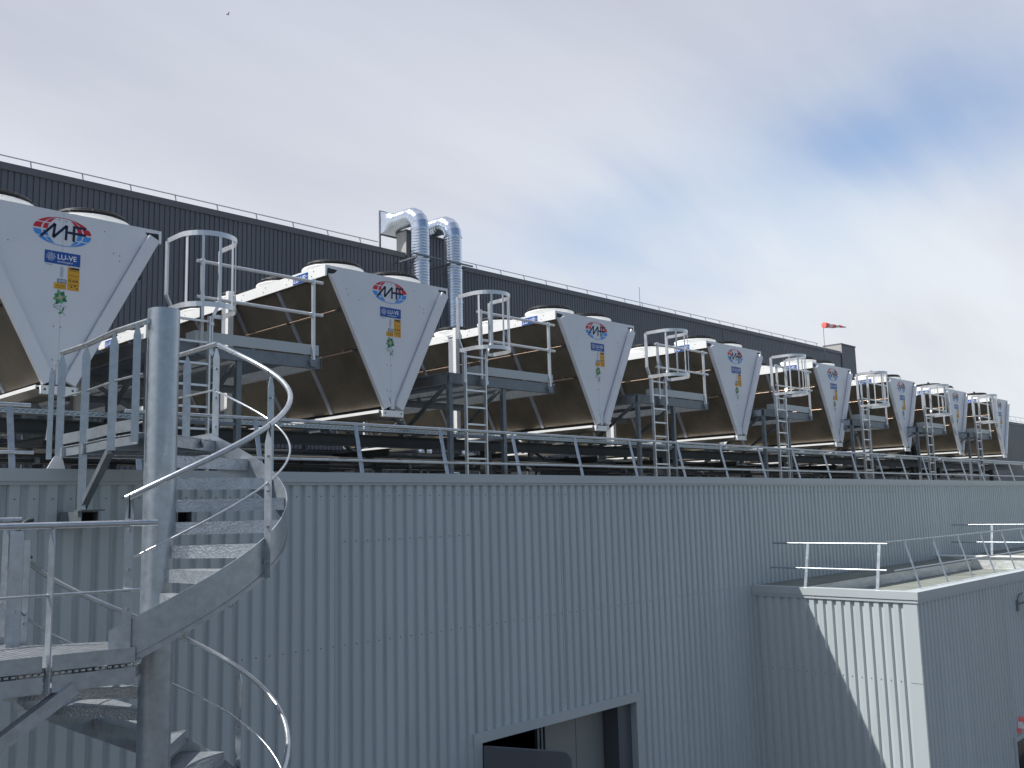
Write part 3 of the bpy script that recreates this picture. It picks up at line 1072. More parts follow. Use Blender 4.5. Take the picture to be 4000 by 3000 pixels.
for (p, q) in (((px0+0.08, PY+0.05, 1.225), (px0+1.24, PY+0.051, 1.225)), ((px0+0.06, 13.5, 2.02), (px0+1.26, 13.51, 1.30)), ((px0+0.04, PY+0.15, 2.06), (px0+0.04, PY+1.6, 1.15)),
               ((px0+1.28, PY+0.15, 2.06), (px0+1.28, PY+1.6, 1.15)), ((px0+0.04, 15.5, 1.9), (px0+0.04, 14.0, 1.1)), ((px0+1.33, 15.6, 1.3), (px1-0.1, 15.62, 1.95))):
    b = B()
    b.bar(p, q, 0.05, 0.05, M_GALVD)
    b.build('brace', PL)

# caged ladder
lad_labels = [
    'aluminium caged ladder seen behind the top of the spiral stair column',
    'aluminium caged ladder rising in front of the platform between the second and third coolers',
    'aluminium caged ladder rising between the third and fourth coolers',
    'aluminium caged ladder rising between the fourth and fifth coolers',
    'aluminium caged ladder rising between the fifth and sixth coolers',
    'aluminium caged ladder rising between the sixth and seventh coolers',
    'aluminium caged ladder left of the last cooler, rightmost of the ladders']
lx, ly = LRX[1], 11.2
LD = thing('caged_ladder', (lx, ly, -0.1), lad_labels[0], 'ladder', 'caged ladders up to the platforms')
HWL = 0.225
for s in (-1, 1):
    b = B()
    x = lx+s*HWL
    b.bar((x, ly, -0.1), (x, ly, 2.60), 0.06, 0.025, M_ALU, (1, 0, 0))
    x2 = x+s*0.032
    b.bar((x2, ly, 2.08), (x2, ly, 2.56), 0.06, 0.022, M_ALU, (1, 0, 0))
    b.bar((x2, ly, 2.561), (lx+s*0.365, ly, 2.80), 0.06, 0.022, M_ALU, (1, 0, 0))
    b.bar((lx+s*0.365, ly, 2.80), (lx+s*0.365, ly, 3.50), 0.06, 0.024, M_ALU, (1, 0, 0))
    for z in (2.12, 2.50):
        b.box(min(x-s*0.01, x2+s*0.02), max(x-s*0.01, x2+s*0.02), ly-0.036, ly-0.031, z-0.02, z+0.02, M_ALU)
    b.build('stile', LD)
for k in range(10):
    b = B()
    z = 2.53-0.281*k
    b.bar((lx-HWL+0.013, ly, z), (lx+HWL-0.013, ly, z), 0.03, 0.028, M_ALU)
    b.build('rung', LD)
def hoop(z, wd):
    pts = [(lx-wd, ly-0.03), (lx-wd, ly-0.33)]
    for i in range(1, 16):
        a = pi + pi*i/16
        pts.append((lx+cos(a)*wd, ly-0.33+sin(a)*wd*1.0))
    pts += [(lx+wd, ly-0.33), (lx+wd, ly-0.03)]
    bb = B()
    n = len(pts)
    vs = []
    for i, (x_, y_) in enumerate(pts):
        a_ = V(pts[max(i-1, 0)]); c_ = V(pts[min(i+1, n-1)])
        d_ = (c_-a_).normalized()
        nn = V((-d_.y, d_.x))*0.004
        for zz_ in (z-0.032, z+0.032):
            vs.append((x_+nn.x, y_+nn.y, zz_))
            vs.append((x_-nn.x, y_-nn.y, zz_))
    fs = []
    for i in range(n-1):
        o = 4*i
        fs += [(o, o+4, o+6, o+2), (o+1, o+3, o+7, o+5), (o, o+1, o+5, o+4), (o+2, o+6, o+7, o+3)]
    bb.add(vs, fs, M_ALU)
    bb.build('cage_hoop', LD)
    return pts
hp = hoop(3.50, 0.37)
hoop(2.60, 0.37)
for i in (3, 6, 9, 12, 15):
    b = B()
    x_, y_ = hp[i]
    ctr = V((lx, ly-0.33))
    dd = (V((x_, y_))-ctr)*0.97
    b.bar((ctr.x+dd.x, ctr.y+dd.y, 2.57), (ctr.x+dd.x, ctr.y+dd.y, 3.53), 0.030, 0.012, M_ALU, (dd.x, dd.y, 0))
    b.build('cage_bar', LD)
b = B()
for z in (2.60, 3.50):
    for s in (-1, 1):
        b = B()
        b.bar((lx+s*(HWL+0.03 if z < 3 else 0.365), ly-0.02, z), (lx+s*0.372, ly-0.035, z), 0.03, 0.05, M_ALU)
        b.build('hoop_bracket', LD)

for i in range(2, 8):
    for src, lab in ((PL, plat_labels[i-1]), (LD, lad_labels[i-1])):
        c_ = copy_tree(src)
        sx_ = (1, 1, 1, 1, 0.955, 0.92, 0.90, 0.86)[i]
        c_.location = V(src.location) + V(((PRX[i]-PRX[1]+2.56*(1-sx_)) if src is PL else (LRX[i]-LRX[1]), 0, 0))
        c_.scale = (sx_, 1, 1)
        c_['label'] = lab

# ------------------------------------------------------------------ steel frame, tray and pipework under the coolers
SF = thing('steel_frame', (20, 12.6, -0.1), 'dark steel beams on stub columns carrying the row of coolers', 'steel frame')
for yy in (12.6, 15.9, 19.3):
    b = B()
    b.ibeam((-6, yy, 1.19), (42.5, yy, 1.19), 0.16, 0.19, M_STEELD, 0.016)
    b.build('beam', SF)
for i, x in enumerate(CX):
    for yy in (12.6, 15.9, 19.3):
        b = B()
        b.box(x-0.07, x+0.07, yy-0.07, yy+0.07, 1.287, 1.498, M_GALVD)
        b.build('stub', SF)
for k in range(9):
    x = -4.6+5.6*k
    for yy in (12.6, 15.9, 19.3):
        b = B()
        b.box(x-0.075, x+0.075, yy-0.075, yy+0.075, -0.1, 1.093, M_STEELD)
        b.build('column', SF)
for k in range(17):
    x = -4+2.8*k
    b = B()
    b.ibeam((x, 12.7, 1.02), (x, 19.2, 1.02), 0.10, 0.13, M_STEELD)
    b.build('joist', SF)

CT = thing('cable_tray', (20, 12.0, 1.3), 'perforated galvanised cable tray running along the foot of the coolers', 'cable tray')
b = B()
ty = 11.98
# perforated side: two strips and short bridges leave real slots
b.box(-6, 42.5, ty, ty+0.002, 1.292, 1.308, M_GALV)
b.box(-6, 42.5, ty, ty+0.002, 1.336, 1.352, M_GALV)
b.box(-6, 42.5, ty, ty+0.002, 1.317, 1.326, M_GALV)
x = -6
while x < 42.4:
    b.box(x, x+0.034, ty+0.0003, ty+0.0017, 1.3085, 1.3165, M_GALV)
    b.box(x+0.03, x+0.064, ty+0.0003, ty+0.0017, 1.3265, 1.3355, M_GALV)
    x += 0.075
b.box(-6, 42.5, ty+0.0025, ty+0.24, 1.290, 1.292, M_GALVD)
b.box(-6, 42.5, ty+0.24, ty+0.242, 1.292, 1.35, M_GALVD)
b.build('side_rail', CT)
b = B()
for k in range(6):
    b.tube([(-6, ty+0.03+0.034*k, 1.306+0.006*(k % 2)), (42, ty+0.03+0.034*k, 1.308)], 0.013, M_BLACK, 6)
b.build('cables', CT)
b = B()
for k in range(25):
    x = -5+1.9*k
    b.box(x-0.02, x+0.02, ty-0.02, ty+0.6, 1.262, 1.289, M_GALVD)
b.build('hanger', CT)

def pipe_run(name, y, z, r_, m, label, xa=-6, xb=42, flange=3.1, wav=0.0):
    root = thing(name, (xa, y, z), label, 'pipe', 'pipes running under the coolers')
    bb = B()
    bb.tube([(xa, y, z), (xb, y, z)], r_, m, 12)
    bb.build('tube', root)
    x_ = xa+1.1
    while x_ < xb:
        bb = B()
        bb.tube([(x_-0.03, y, z), (x_+0.03, y, z)], r_*1.5, M_GALVD, 12)
        bb.box(x_+0.25, x_+0.29, y-0.02, y+0.02, -0.1, z-r_-0.001, M_GALVD)
        bb.build('coupling', root)
        x_ += flange
pipe_run('water_pipe', 13.2, 0.93, 0.03, M_TRAY, 'thin pale pipe running low under the coolers behind the parapet railing')
pipe_run('water_pipe', 14.6, 1.06, 0.11, M_STEELD, 'thick dark pipe running behind the steel beam under the coolers')
pipe_run('water_pipe', 12.9, 0.78, 0.03, M_BLACK, 'black pipe just above the grey parapet under the coolers')
pipe_run('water_pipe', 16.3, 0.98, 0.04, M_ALU, 'slim bright metal pipe seen between the cooler supports above the grey parapet')
pipe_run('water_pipe', 17.4, 1.12, 0.09, M_GALVD, 'dull grey pipe deep under the coolers in front of the dark wall')
eq = 0
G_EQ = 'dark cabinets standing under the coolers'
eq_labels = ['dark equipment cabinet half hidden behind the parapet below the second cooler',
             'dark equipment cabinet half hidden behind the parapet below the third cooler',
             'dark equipment cabinet behind the parapet between the third and fourth coolers',
             'dark equipment cabinet behind the parapet below the fifth cooler',
             'dark equipment cabinet behind the parapet below the sixth cooler']
for k, (x, y, w_) in enumerate(((9.0, 14.2, 1.2), (15.4, 14.0, 1.5), (17.9, 15.0, 1.0), (25.6, 14.2, 1.6), (31.0, 14.4, 1.3))):
    root = thing('pump_cabinet', (x, y, -0.1), eq_labels[k], 'cabinet', G_EQ)
    b = B()
    b.box(x-w_/2, x+w_/2, y-0.35, y+0.35, -0.02, 1.0, M_STEELD)
    b.build('housing', root)
    b = B()
    b.box(x-w_/2+0.05, x-0.01, y-0.372, y-0.351, 0.05, 0.95, M_BLACK)
    b.box(x+0.01, x+w_/2-0.05, y-0.372, y-0.351, 0.05, 0.95, M_BLACK)
    b.build('doors', root)
    b = B()
    b.box(x-w_/2-0.03, x+w_/2+0.03, y-0.39, y+0.38, 1.001, 1.03, M_GALVD)
    b.build('lid', root)
# black flexible hoses past the last platform
for k, dx in enumerate((0.0, 0.55)):
    b = B()
    x = 33.35+dx
    pts = [(x-0.5+0.62*sin(t*1.5), 13.0, 1.95-1.95*t) for t in [i/12 for i in range(13)]]
    b.tube(pts, 0.11, M_BLACK, 12)
    tag(b.build('flexible_hose', off=(x, 13.0, -0.1)), ['left one of two thick black hoses curving down under the seventh cooler',
        'right one of two thick black hoses curving down under the seventh cooler'][k], 'hose', 'thick black hoses')

# ------------------------------------------------------------------ windsock
ws = thing('windsock', (58.0, YD-0.3, 9.0), 'red and white striped windsock flying above the right end of the dark roof', 'windsock')
b = B()
b.tube([(58.0, YD-0.3, 8.6), (58.0, YD-0.3, 11.55)], 0.018, M_GALVD, 6)
b.build('pole', ws)
b = B()
s0 = V((58.1, YD-0.3, 11.55))
dirw = V((1, -0.25, 0.03)).normalized()
nseg = 6
for k in range(nseg):
    r0_, r1_ = 0.20-0.025*k, 0.20-0.025*(k+1)
    p_, q_ = s0+dirw*(0.36*k)+V((0, 0, 0.02*sin(k*2))), s0+dirw*(0.36*(k+1))+V((0, 0, 0.02*sin((k+1)*2)))
    b.tube([p_, q_], [r0_, r1_], M_SOCKR if k % 2 == 0 else M_SOCKW, 12, caps=(k in (0,)))
b.build('sock', ws)
# ------------------------------------------------------------------ bird
bd = B()
bp = pix_dir(890, 57)*95
bd.tube([bp+V((-0.14, 0, 0)), bp+V((-0.05, 0, 0.01)), bp+V((0.06, 0, 0.0)), bp+V((0.13, 0, -0.01))], [0.01, 0.04, 0.035, 0.008], M_BLACK, 8)
for s in (-1, 1):
    bd.add([bp+V((-0.05, 0, 0.01)), bp+V((0.05, 0, 0.01)), bp+V((0.02, s*0.28, 0.12)), bp+V((-0.04, s*0.26, 0.12)),
            bp+V((-0.05, 0, 0.02)), bp+V((0.05, 0, 0.02)), bp+V((0.02, s*0.28, 0.126)), bp+V((-0.04, s*0.26, 0.126))],
           [(0, 1, 2, 3), (7, 6, 5, 4), (0, 4, 5, 1), (1, 5, 6, 2), (2, 6, 7, 3), (3, 7, 4, 0)], M_BLACK)
tag(bd.build('bird', off=bp), 'tiny dark bird in the cloudy sky at upper left', 'bird')

# ------------------------------------------------------------------ annex on the right
AX, AY, AZ = 16.33, 6.48, -1.555
AXE = 60.0
an = thing('annex_building', (AX, AY, GZ), 'lower pale grey ribbed annex with a partly sunlit end wall at right', 'building')
b = B()
WY0, WY1 = 13, 14
cladding(b, (AX, YW-0.002), (AX, AY+0.24), GZ, AZ-0.17, (-1, 0), M_CLAD, 0.09)
b.box(AX-0.004, AX+0.05, AY+0.005, AY+0.24, GZ, AZ-0.171, M_CLAD)
for z in (-3.05, -6.0):
    for k in range(16):
        yy = YW-0.09-0.0-PITCH_R*(k+0.5)
        if yy > AY+0.1:
            b.box(AX-0.007, AX-0.001, yy-0.007, yy+0.007, z-0.007, z+0.007, M_STEELD)
b.box(AX-0.006, AX-0.0045, AY+0.006, AY+0.20, -3.063, -3.058, M_STEELD)
b.build('end_wall', an)
b = B()
WX0, WX1, WZ0, WZ1 = 20.62, 22.2, -7.0, -4.78
cladding(b, (AX+0.05, AY), (WX0, AY), GZ, AZ-0.17, (0, -1), M_CLAD, 0.05)
cladding(b, (WX0, AY), (WX1, AY), WZ1, AZ-0.17, (0, -1), M_CLAD, 0.05)
cladding(b, (WX1, AY), (AXE, AY), GZ, AZ-0.17, (0, -1), M_CLAD, 0.05)
b.box(AX+0.002, AX+0.06, AY-0.004, AY+0.004, GZ, AZ-0.171, M_CLAD)
b.build('front_wall', an)
b = B()
b.box(AX-0.03, AXE, AY-0.03, AY+0.28, AZ-0.13, AZ, M_TRIM)
b.box(AX-0.03, AX+0.22, AY+0.2805, YW-0.004, AZ-0.13, AZ, M_TRIM)
b.box(AX-0.018, AX+0.01, AY-0.017, YW-0.005, AZ-0.185, AZ-0.1305, M_TRIM)
b.box(AX+0.011, AXE, AY-0.018, AY+0.01, AZ-0.185, AZ-0.1305, M_TRIM)
b.build('parapet_cap', an)
b = B()
b.box(AX+0.22, 25.8, AY+0.285, YW-0.01, AZ-0.30, AZ-0.245, M_MEMB)
b.box(25.95, AXE, AY+0.285, YW-0.01, AZ-0.42, AZ-0.02, M_MEMB)
b.build('roof', an)
b = B()
# foil-covered upstands round the sunken roof
b.box(AX+0.23, 25.78, YW-0.85, YW-0.006, AZ-0.03, AZ-0.005, M_MEMB)
b.box(AX+0.23, 25.78, YW-0.86, YW-0.80, AZ-0.242, AZ-0.031, M_SILVER)
b.box(25.79, 25.94, AY+0.29, YW-0.007, AZ-0.242, AZ+0.06, M_SILVER)
b.box(25.75, 26.05, AY+0.29, YW-0.007, AZ+0.061, AZ+0.09, M_WHITEC)
b.build('foil_upstand', an)
b = B()
b.box(WX0-0.09, WX0, AY-0.03, AY+0.08, WZ0, WZ1, M_TRIM)
b.box(WX1, WX1+0.09, AY-0.03, AY+0.08, WZ0, WZ1, M_TRIM)
b.box(WX0-0.09, WX1+0.09, AY-0.03, AY+0.08, WZ1+0.001, WZ1+0.09, M_TRIM)
wf = b.build('window', an)
b = B()
b.box(WX0+0.001, WX1-0.001, AY+0.04, AY+0.05, WZ0, WZ1-0.001, M_GLASS)
b.build('pane', wf)

# railings of the annex
G_AR = 'railings round the annex roof'
def annex_rail(along, xs, base, lean, za, zb, xa, xb, label):
    if along == 'x':
        P = lambda s, t, z: (s, base+t, z)
        upv = (1, 0, 0)
    else:
        P = lambda s, t, z: (base+t, s, z)
        upv = (0, 1, 0)
    root = thing('annex_railing', P(xs[0], 0, za), label, 'railing', G_AR)
    for x_ in xs:
        bb = B()
        bb.bar(P(x_, 0, za), P(x_, lean, zb), 0.014, 0.055, M_GALV, upv)
        bb.build('post', root)
    for nm, f in (('top_rail', 1.0), ('mid_rail', 0.44)):
        bb = B()
        bb.tube([P(xa, lean*f, za+(zb-za)*f), P(xb, lean*f, za+(zb-za)*f)], 0.013 if along == 'x' else 0.016, M_GALV, 8)
        bb.build(nm, root)
annex_rail('x', [17.40+1.5*0.89*i for i in range(0, 26)], AY+0.33, 0.24, AZ-0.05, -0.735, 16.57, 50,
           'galvanised railing of leaning posts along the long front edge of the annex roof')
annex_rail('y', [7.20, 8.56], AX+0.12, 0.22, AZ-0.02, -0.765, 7.05, 9.30,
           'short half shaded railing across the sunlit end of the annex roof')
annex_rail('y', [6.85, 8.42], 26.3, 0.22, AZ+0.05, -0.70, 6.7, 9.45,
           'railing crossing the annex roof behind the foil covered step at right')

lp = thing('wall_floodlight', (21.6, AY-0.1, -2.2), 'small floodlight on a bracket arm on the annex front wall at the right edge', 'floodlight')
b = B()
b.box(21.42, 21.52, AY-0.03, AY-0.002, -2.34, -2.12, M_GALVD)
b.bar((21.47, AY-0.03, -2.2), (21.62, AY-0.22, -2.12), 0.03, 0.03, M_GALVD)
b.build('bracket', lp)
b = B()
b.bar((21.55, AY-0.28, -2.26), (21.78, AY-0.20, -2.06), 0.10, 0.12, M_GALVD)
b.build('lamp_head', lp)
b = B()
b.tube([(21.47, AY-0.02, -2.12), (21.52, AY-0.03, -2.05), (21.62, AY-0.02, -2.02), (21.9, AY-0.01, -2.0)], 0.008, M_BLACK, 6)
b.build('cable', lp)
al = thing('alarm_lamp', (20.95, AY-0.06, -4.5), 'small red and white beacon above the dark window at the right edge', 'beacon')
b = B()
b.tube([(20.98, AY-0.002, -4.43), (20.98, AY-0.12, -4.43)], 0.075, M_SOCKR, 14)
b.build('red_lens', al)
b = B()
b.box(20.84, 20.93, AY-0.09, AY-0.002, -4.56, -4.44, M_SOCKW)
b.box(20.80, 20.86, AY-0.07, AY-0.002, -4.64, -4.565, M_SOCKR)
b.build('housing', al)

# ------------------------------------------------------------------ spiral staircase
SC = V((3.59, 7.64, 0))
SR = 1.06
ST = thing('spiral_staircase', (SC.x, SC.y, GZ), 'galvanised spiral staircase with a thick central column and landings up to the roof', 'staircase')
RISE, FL1, FL2 = 0.189, 0.722, -0.979
def S(th, rad, z):
    a = radians(th)
    return V((SC.x+cos(a)*rad, SC.y+sin(a)*rad, z))
b = B()
CR = 0.131
b.tube([(SC.x, SC.y, GZ), (SC.x, SC.y, 1.775)], CR, M_GALV, 40)
b.ring((SC.x, SC.y, 1.7755), (0, 0, 1), 0.001, CR-0.012, 0.003, M_GALVD, 32)
b.build('column', ST)
def rail_z(th):
    return 1.66-0.00913*(37.7-th)
STEP = 20.55
def tread(th_nose, z, lip=0.105):
    """th_nose: angle of the front edge; the plate reaches back (counter-clockwise) under the next one"""
    bb = B()
    n = 6
    th1 = th_nose+STEP+3.5
    top, bot = [], []
    for rad in (CR-0.01, SR-0.035):
        for i in range(n+1):
            th = th_nose+(th1-th_nose)*i/n
            if rad < 0.5:
                th = th_nose+(th1-th_nose)*i/n
            top.append(S(th, rad, z))
    m_ = n+1
    vs = top + [p-V((0, 0, 0.008)) for p in top]
    fs = []
    for i in range(n):
        fs.append((i, m_+i, m_+i+1, i+1))
        fs.append((2*m_+i, 2*m_+i+1, 3*m_+i+1, 3*m_+i))
    for i in range(n):
        fs.append((m_+i, 3*m_+i, 3*m_+i+1, m_+i+1))
    bb.add(vs, fs, M_CHECK)
    # front lip and rear upturn
    for th, hh in ((th_nose, lip), (th1, lip*0.8)):
        p, q = S(th, CR-0.01, z-hh/2-0.0005), S(th, SR-0.036, z-hh/2-0.0005)
        bb.bar(p, q, 0.006, hh, M_CHECK)
    bb.bar(S(th_nose+8, SR-0.05, z-0.07), S(th_nose+8, SR-0.05, z-0.01), 0.05, 0.02, M_GALVD)
    return bb.build('tread', ST)
TH0 = 37.0
for i in range(1, 9):
    tread(TH0-STEP*i, FL1-RISE*i)
def stringer(tha, thb, zf, name='outer_stringer', htop=0.885, hh=0.315):
    bb = B()
    n = 48
    vs = []
    for i in range(n+1):
        th = tha+(thb-tha)*i/n
        zt2 = zf(th)-htop
        for rad in (SR-0.028, SR-0.020):
            vs.append(S(th, rad, zt2-hh))
            vs.append(S(th, rad, zt2))
    fs = []
    for i in range(n):
        o = 4*i
        fs += [(o, o+1, o+5, o+4), (o+2, o+6, o+7, o+3), (o+1, o+3, o+7, o+5), (o, o+4, o+6, o+2)]
    fs += [(0, 2, 3, 1), (4*n, 4*n+1, 4*n+3, 4*n+2)]
    bb.add(vs, fs, M_GALV, False)
    # lower splice line and a few welded scuffs
    for i in range(n):
        th_a, th_b = tha+(thb-tha)*i/n, tha+(thb-tha)*(i+1)/n
        bb.bar(S(th_a, SR-0.018, zf(th_a)-htop-hh+0.045), S(th_b, SR-0.018, zf(th_b)-htop-hh+0.045), 0.003, 0.003, M_GALVD)
    return bb.build(name, ST)
stringer(39.5, -133, rail_z)
def helix_pts(tha, thb, zf, rad, n=60):
    return [S(tha+(thb-tha)*i/n, rad, zf(tha+(thb-tha)*i/n)) for i in range(n+1)]
b = B()
b.tube(helix_pts(37.7, -127.5, rail_z, SR), 0.0235, M_RAIL, 14)
b.build('handrail', ST)
b = B()
b.tube(helix_pts(37.7, -126, lambda t: rail_z(t)-0.455, SR), 0.0095, M_RAIL, 8)
b.build('mid_rail', ST)
def flat_post(pos, tang, z0, z1, w_=0.062, t_=0.012, pointed=True, bolts=0):
    """flat bar upright whose wide side follows tang; top cut to a point"""
    bb = B()
    p, tg = V(pos), V(tang).normalized()
    nn = tg.cross(V((0, 0, 1)))*(t_/2)
    h = w_/2
    if pointed:
        prof_ = [(-h, z0), (h, z0), (h, z1-0.10), (0.008, z1), (-0.008, z1), (-h, z1-0.10)]
    else:
        prof_ = [(-h, z0), (h, z0), (h, z1), (-h, z1)]
    bb.prism([V((p.x, p.y, 0))+tg*s+V((0, 0, z))-nn for s, z in prof_], nn*2, M_GALV)
    for k in range(bolts):
        zz_ = z0+0.12+0.28*k
        c_ = V((p.x, p.y, zz_))
        o_ = nn.normalized()
        bb.tube([c_-o_*0.03, c_+o_*0.03], 0.010, M_RAIL, 8)
    return bb.build('post', ST)
for th in (37.7, 1.5, -65.5, -126.0):
    a = radians(th)
    q = S(th, SR+0.004, 0)
    tg = V((-sin(a), cos(a), 0))
    pt_ = V((cos(a), sin(a), 0)) if -70 < th < 5 else tg
    flat_post(q, pt_, rail_z(th)-1.20, rail_z(th)-0.04, bolts=4)
    bb = B()
    bb.tube([S(th, SR+0.018, rail_z(th)-0.16), S(th, SR+0.018, rail_z(th)-0.05), S(th, SR+0.010, rail_z(th)-0.025)], 0.006, M_BLACK, 6)
    bb.ring(S(th, SR, rail_z(th))-tg*0.003, tg, 0.022, 0.0262, 0.006, M_BLACK, 14)
    bb.build('rail_clip', ST)
# upper landing
Lf = [(3.495, 9.61), (3.495, 9.01), (3.43, 8.23), (3.44, 7.70)]
Rf = [(4.44, 9.61), (4.445, 8.93), (4.424, 8.285)]
b = B()
poly = [V((x, y, FL1-0.008)) for x, y in Lf] + [S(TH0, CR-0.01, FL1-0.008)+V((0, 0, 0)), S(TH0, SR-0.03, FL1-0.008)] + [V((x, y, FL1-0.008)) for x, y in (Rf[1], Rf[0])]
b.prism(poly, (0, 0, 0.008), M_CHECK)
p, q = S(TH0, CR-0.01, FL1-0.06), S(TH0, SR-0.036, FL1-0.06)
b.bar(p, q, 0.008, 0.095, M_CHECK)
for f in (0.25, 0.5, 0.75):
    b.bar((3.5+0.9*f, 8.0, FL1-0.05), (3.5+0.9*f, 9.55, FL1-0.05), 0.01, 0.075, M_GALV)
for yy in (8.3, 9.0, 9.5):
    b.bar((3.46, yy, FL1-0.06), (4.43, yy, FL1-0.06), 0.05, 0.10, M_GALV)
b.build('upper_landing', ST)
def edge_plate(pts, z0, z1, name, gap=0.05):
    for p, q in zip(pts[:-1], pts[1:]):
        p, q = V((*p, 0)), V((*q, 0))
        d_ = (q-p).normalized()*gap
        bb = B()
        bb.bar(p+d_+V((0, 0, (z0+z1)/2)), q-d_+V((0, 0, (z0+z1)/2)), 0.006, z1-z0, M_GALV)
        bb.build(name, ST)
edge_plate(Lf, 0.745, 0.845, 'kick_plate')
edge_plate(Lf, 0.625, 0.700, 'edge_beam')
edge_plate([(4.44, 9.6), (4.445, 8.93), (4.424, 8.30)], 0.745, 0.80, 'kick_plate', 0.03)
edge_plate([(4.44, 9.6), (4.445, 8.93), (4.424, 8.30)], 0.600, 0.700, 'edge_beam', 0.03)
def rail_line(pts, z, rad, name, ext0=0.0, ext1=0.0, m=M_RAIL):
    pts = [V((x, y, z)) for x, y in pts]
    bb = B()
    bb.tube(pts, rad, m, 12)
    bb.build(name, ST)
rail_line([(3.495, 9.66), (3.495, 9.01), (3.43, 8.23), (3.45, 7.62)], 1.66, 0.0245, 'handrail')
rail_line([(4.44, 9.62), (4.445, 8.93), (4.424, 8.27)], 1.66, 0.0245, 'handrail')
rail_line(Lf, 1.215, 0.0095, 'mid_rail')
rail_line(Rf, 1.215, 0.0095, 'mid_rail')
for k, (x, y) in enumerate(Lf):
    nxt = Lf[min(k+1, 3)] if k < 3 else (3.45, 7.3)
    tg = V((nxt[0]-x, nxt[1]-y, 0)).normalized()
    perp = V((1, 0.35, 0)).normalized()
    if k < 3:
        flat_post((x-0.012, y, 0), (0.85, -0.52, 0), 0.60 if k != 1 else 0.10, 1.64, w_=0.072)
    else:
        flat_post((x-0.05, y+0.0, 0), (0.85, -0.52, 0), 0.64, 1.64, w_=0.06)
flat_post((3.40, 9.64, 0), (0.85, -0.52, 0), 0.60, 1.50, w_=0.05)
flat_post((4.455, 8.93, 0), (0.8, -0.6, 0), 0.60, 1.63, w_=0.075)
flat_post((4.45, 9.6, 0), (0.8, -0.6, 0), 0.60, 1.63, w_=0.06)
b = B()
b.bar((3.44, 8.30, 0.60), (3.52, 9.08, 0.12), 0.06, 0.06, M_GALVD)
b.build('brace', ST)
b = B()
b.bar((3.42, 9.62, 1.55), (3.43, 9.80, 0.80), 0.012, 0.035, M_ALU)
b.build('strut', ST)
b = B()
# hollow console arms coming out of the wall
for k_, (x0_, x1_, z0_, z1_, ya) in enumerate(((3.50, 3.66, -0.07, 0.085, 9.05), (4.44, 4.60, -0.07, 0.085, 9.05))):
    b = B()
    t_ = 0.008
    b.box(x0_, x0_+t_, ya, YW+0.0, z0_, z1_, M_GALVD)
    b.box(x1_-t_, x1_, ya, YW+0.0, z0_, z1_, M_GALVD)
    b.box(x0_+t_, x1_-t_, ya, YW+0.0, z1_-t_, z1_, M_GALVD)
    b.box(x0_+t_, x1_-t_, ya, YW+0.0, z0_, z0_+t_, M_GALVD)
    b.box(x0_+t_, x1_-t_, ya+0.12, ya+0.125, z0_+t_, z1_-t_, M_HOLE)  # black plate across the tube, stands in for the shade inside
    if k_ == 0:
        b.box(3.47, 3.69, 8.98, 9.14, 0.086, 0.10, M_GALVD)
    b.build('wall_console', ST)
# lower landing: wedge plus gangway to the left
nd = V((-0.986, 0.165, 0))
pI = V((3.045, 6.735, 0))
nearL = [pI + nd*s for s in (0, 0.60, 2.6)]
fA = S(146, SR, 0)
farL = [V((fA.x-0.02, 8.45, 0)), V((fA.x-2.2, 8.62, 0))]
b = B()
poly = [nearL[0], nearL[2], farL[1], farL[0], S(146, SR-0.02, 0), S(146, CR, 0), S(-140, CR, 0)]
b.prism([V((p.x, p.y, FL2-0.008)) for p in poly], (0, 0, 0.008), M_GRATE)
for f in (0.3, 0.8, 1.4, 2.0):
    p_ = nearL[0]+nd*f
    b.bar((p_.x, p_.y+0.03, FL2-0.06), (p_.x+0.02, p_.y+1.55, FL2-0.06), 0.05, 0.09, M_GALVD)
b.build('lower_landing', ST)
def seg(p, q, z0, z1, name, t_=0.006):
    bb = B()
    bb.bar((p.x, p.y, (z0+z1)/2), (q.x, q.y, (z0+z1)/2), t_, z1-z0, M_GALV)
    bb.build(name, ST)
seg(nearL[0]+nd*0.03, nearL[0]+nd*0.57, -1.005, -0.90, 'kick_plate')
seg(nearL[0]+nd*0.63, nearL[2], -1.005, -0.90, 'kick_plate')
seg(nearL[0]+nd*0.03+V((0, -0.012, 0)), nearL[0]+nd*0.57+V((0, -0.012, 0)), -1.145, -1.035, 'edge_beam')
seg(nearL[0]+nd*0.63+V((0, -0.012, 0)), nearL[2]+V((0, -0.012, 0)), -1.145, -1.035, 'edge_beam')
seg(farL[0], farL[1], -1.10, -0.92, 'edge_beam')
b = B()
for i in range(60):
    p_ = nearL[0]+nd*(0.03+0.043*i)
    b.box(p_.x-0.012, p_.x+0.012, p_.y-0.012, p_.y+0.01, -1.026, -1.012, M_RAIL)
b.build('serrated_edge', ST)
b = B()
z_ = -0.028
b.tube([pI+V((0.10, -0.02, z_)), nearL[2]+V((0, 0, z_))], 0.0235, M_RAIL, 14)
b.build('handrail', ST)
b = B()
b.tube([pI+V((0, 0, -0.50)), nearL[2]+V((0, 0, -0.50))], 0.0105, M_RAIL, 8)
b.build('mid_rail', ST)
b = B()
fz = farL[0]
b.tube([V((2.79, 8.47, 0.02)), V((0.5, 8.64, 0.02))], 0.022, M_RAIL, 12)
b.build('handrail', ST)
b = B()
b.tube([V((2.66, 8.47, -0.66)), V((0.5, 8.62, -0.66))], 0.0105, M_RAIL, 8)
b.build('mid_rail', ST)
for f in (0.60, 1.20, 1.8):
    p_ = nearL[0]+nd*f+V((0, -0.006, 0))
    flat_post(p_, (0.35, -0.93, 0), -1.15, -0.055, w_=0.05)
flat_post((2.68, 8.47, 0), (0.5, -0.85, 0), -1.1, 0.0, w_=0.06)
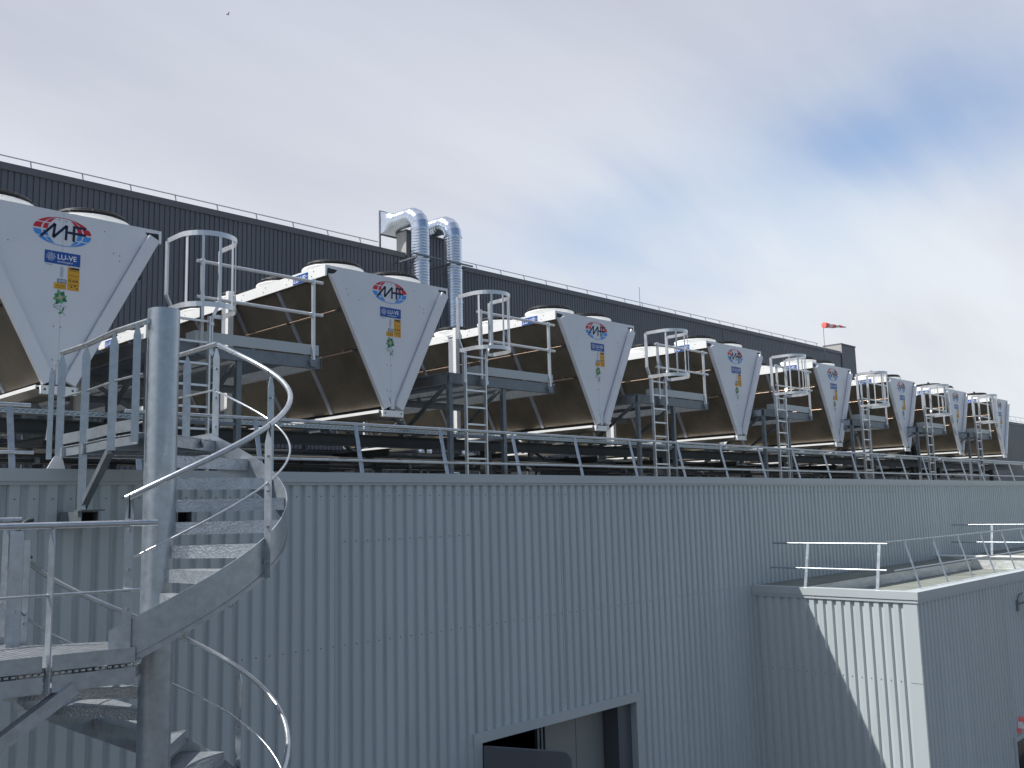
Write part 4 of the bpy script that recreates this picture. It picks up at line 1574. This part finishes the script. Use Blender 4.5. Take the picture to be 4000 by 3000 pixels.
# lower flight
def rail_z2(th):
    return -0.34-0.0093*(133.8-th)
for i in range(1, 14):
    tread(152-STEP*i, FL2-RISE*i)
def zf2(th):
    return rail_z2(th)+0.02
stringer(158, -120, zf2)
b = B()
b.tube(helix_pts(136, -120, rail_z2, SR, 90), 0.0235, M_RAIL, 14)
b.build('handrail', ST)
b = B()
b.tube(helix_pts(146, -120, lambda t: rail_z2(t)-0.455, SR, 90), 0.0095, M_RAIL, 8)
b.build('mid_rail', ST)
b = B()
arc = []
for i in range(13):
    a = pi*0.5+pi*i/12
    arc.append(V((2.88+0.14*cos(a), 8.47+0.05*cos(a), -0.14+0.155*sin(a))))
b.tube(arc, 0.018, M_STEELD, 12)
b.build('return_bend', ST)
for th, w_ in ((150, 0.10), (138, 0.075), (22, 0.062), (-48, 0.062)):
    a = radians(th)
    flat_post(S(th, SR+0.004, 0), (cos(a), sin(a), 0) if (th > 130 or th < 0) else (-sin(a), cos(a), 0), rail_z2(th)-1.20, rail_z2(th)-0.04 if th < 130 else -0.07-0.08*(th < 145), w_=w_, bolts=3, pointed=th < 130)
    if th < 130:
        bb = B()
        bb.tube([S(th, SR+0.018, rail_z2(th)-0.16), S(th, SR+0.018, rail_z2(th)-0.05), S(th, SR+0.010, rail_z2(th)-0.025)], 0.006, M_BLACK, 6)
        bb.build('rail_clip', ST)
b = B()
p_ = nearL[0]+nd*0.42+V((0, -0.02, 0))
b.bar((p_.x, p_.y, -1.13), (p_.x-0.62, p_.y-0.02, -1.51), 0.012, 0.09, M_GALV)
b.bar((p_.x-0.03, p_.y+0.04, -1.10), (p_.x-0.65, p_.y+0.02, -1.48), 0.09, 0.008, M_CHECK)
b.build('brace', ST)
# pale flashing foot beside the landing
b = B()
b.prism([(3.36, 9.56, CAPZ+0.001), (3.53, 9.56, CAPZ+0.001), (3.51, 9.60, 0.63), (3.44, 9.60, 0.63)], (0, 0.012, 0), M_WHITEC)
tag(b.build('flashing_plate', off=(3.45, 9.56, CAPZ)), 'small pale flashing plate on the parapet cap under the stair landing', 'flashing')
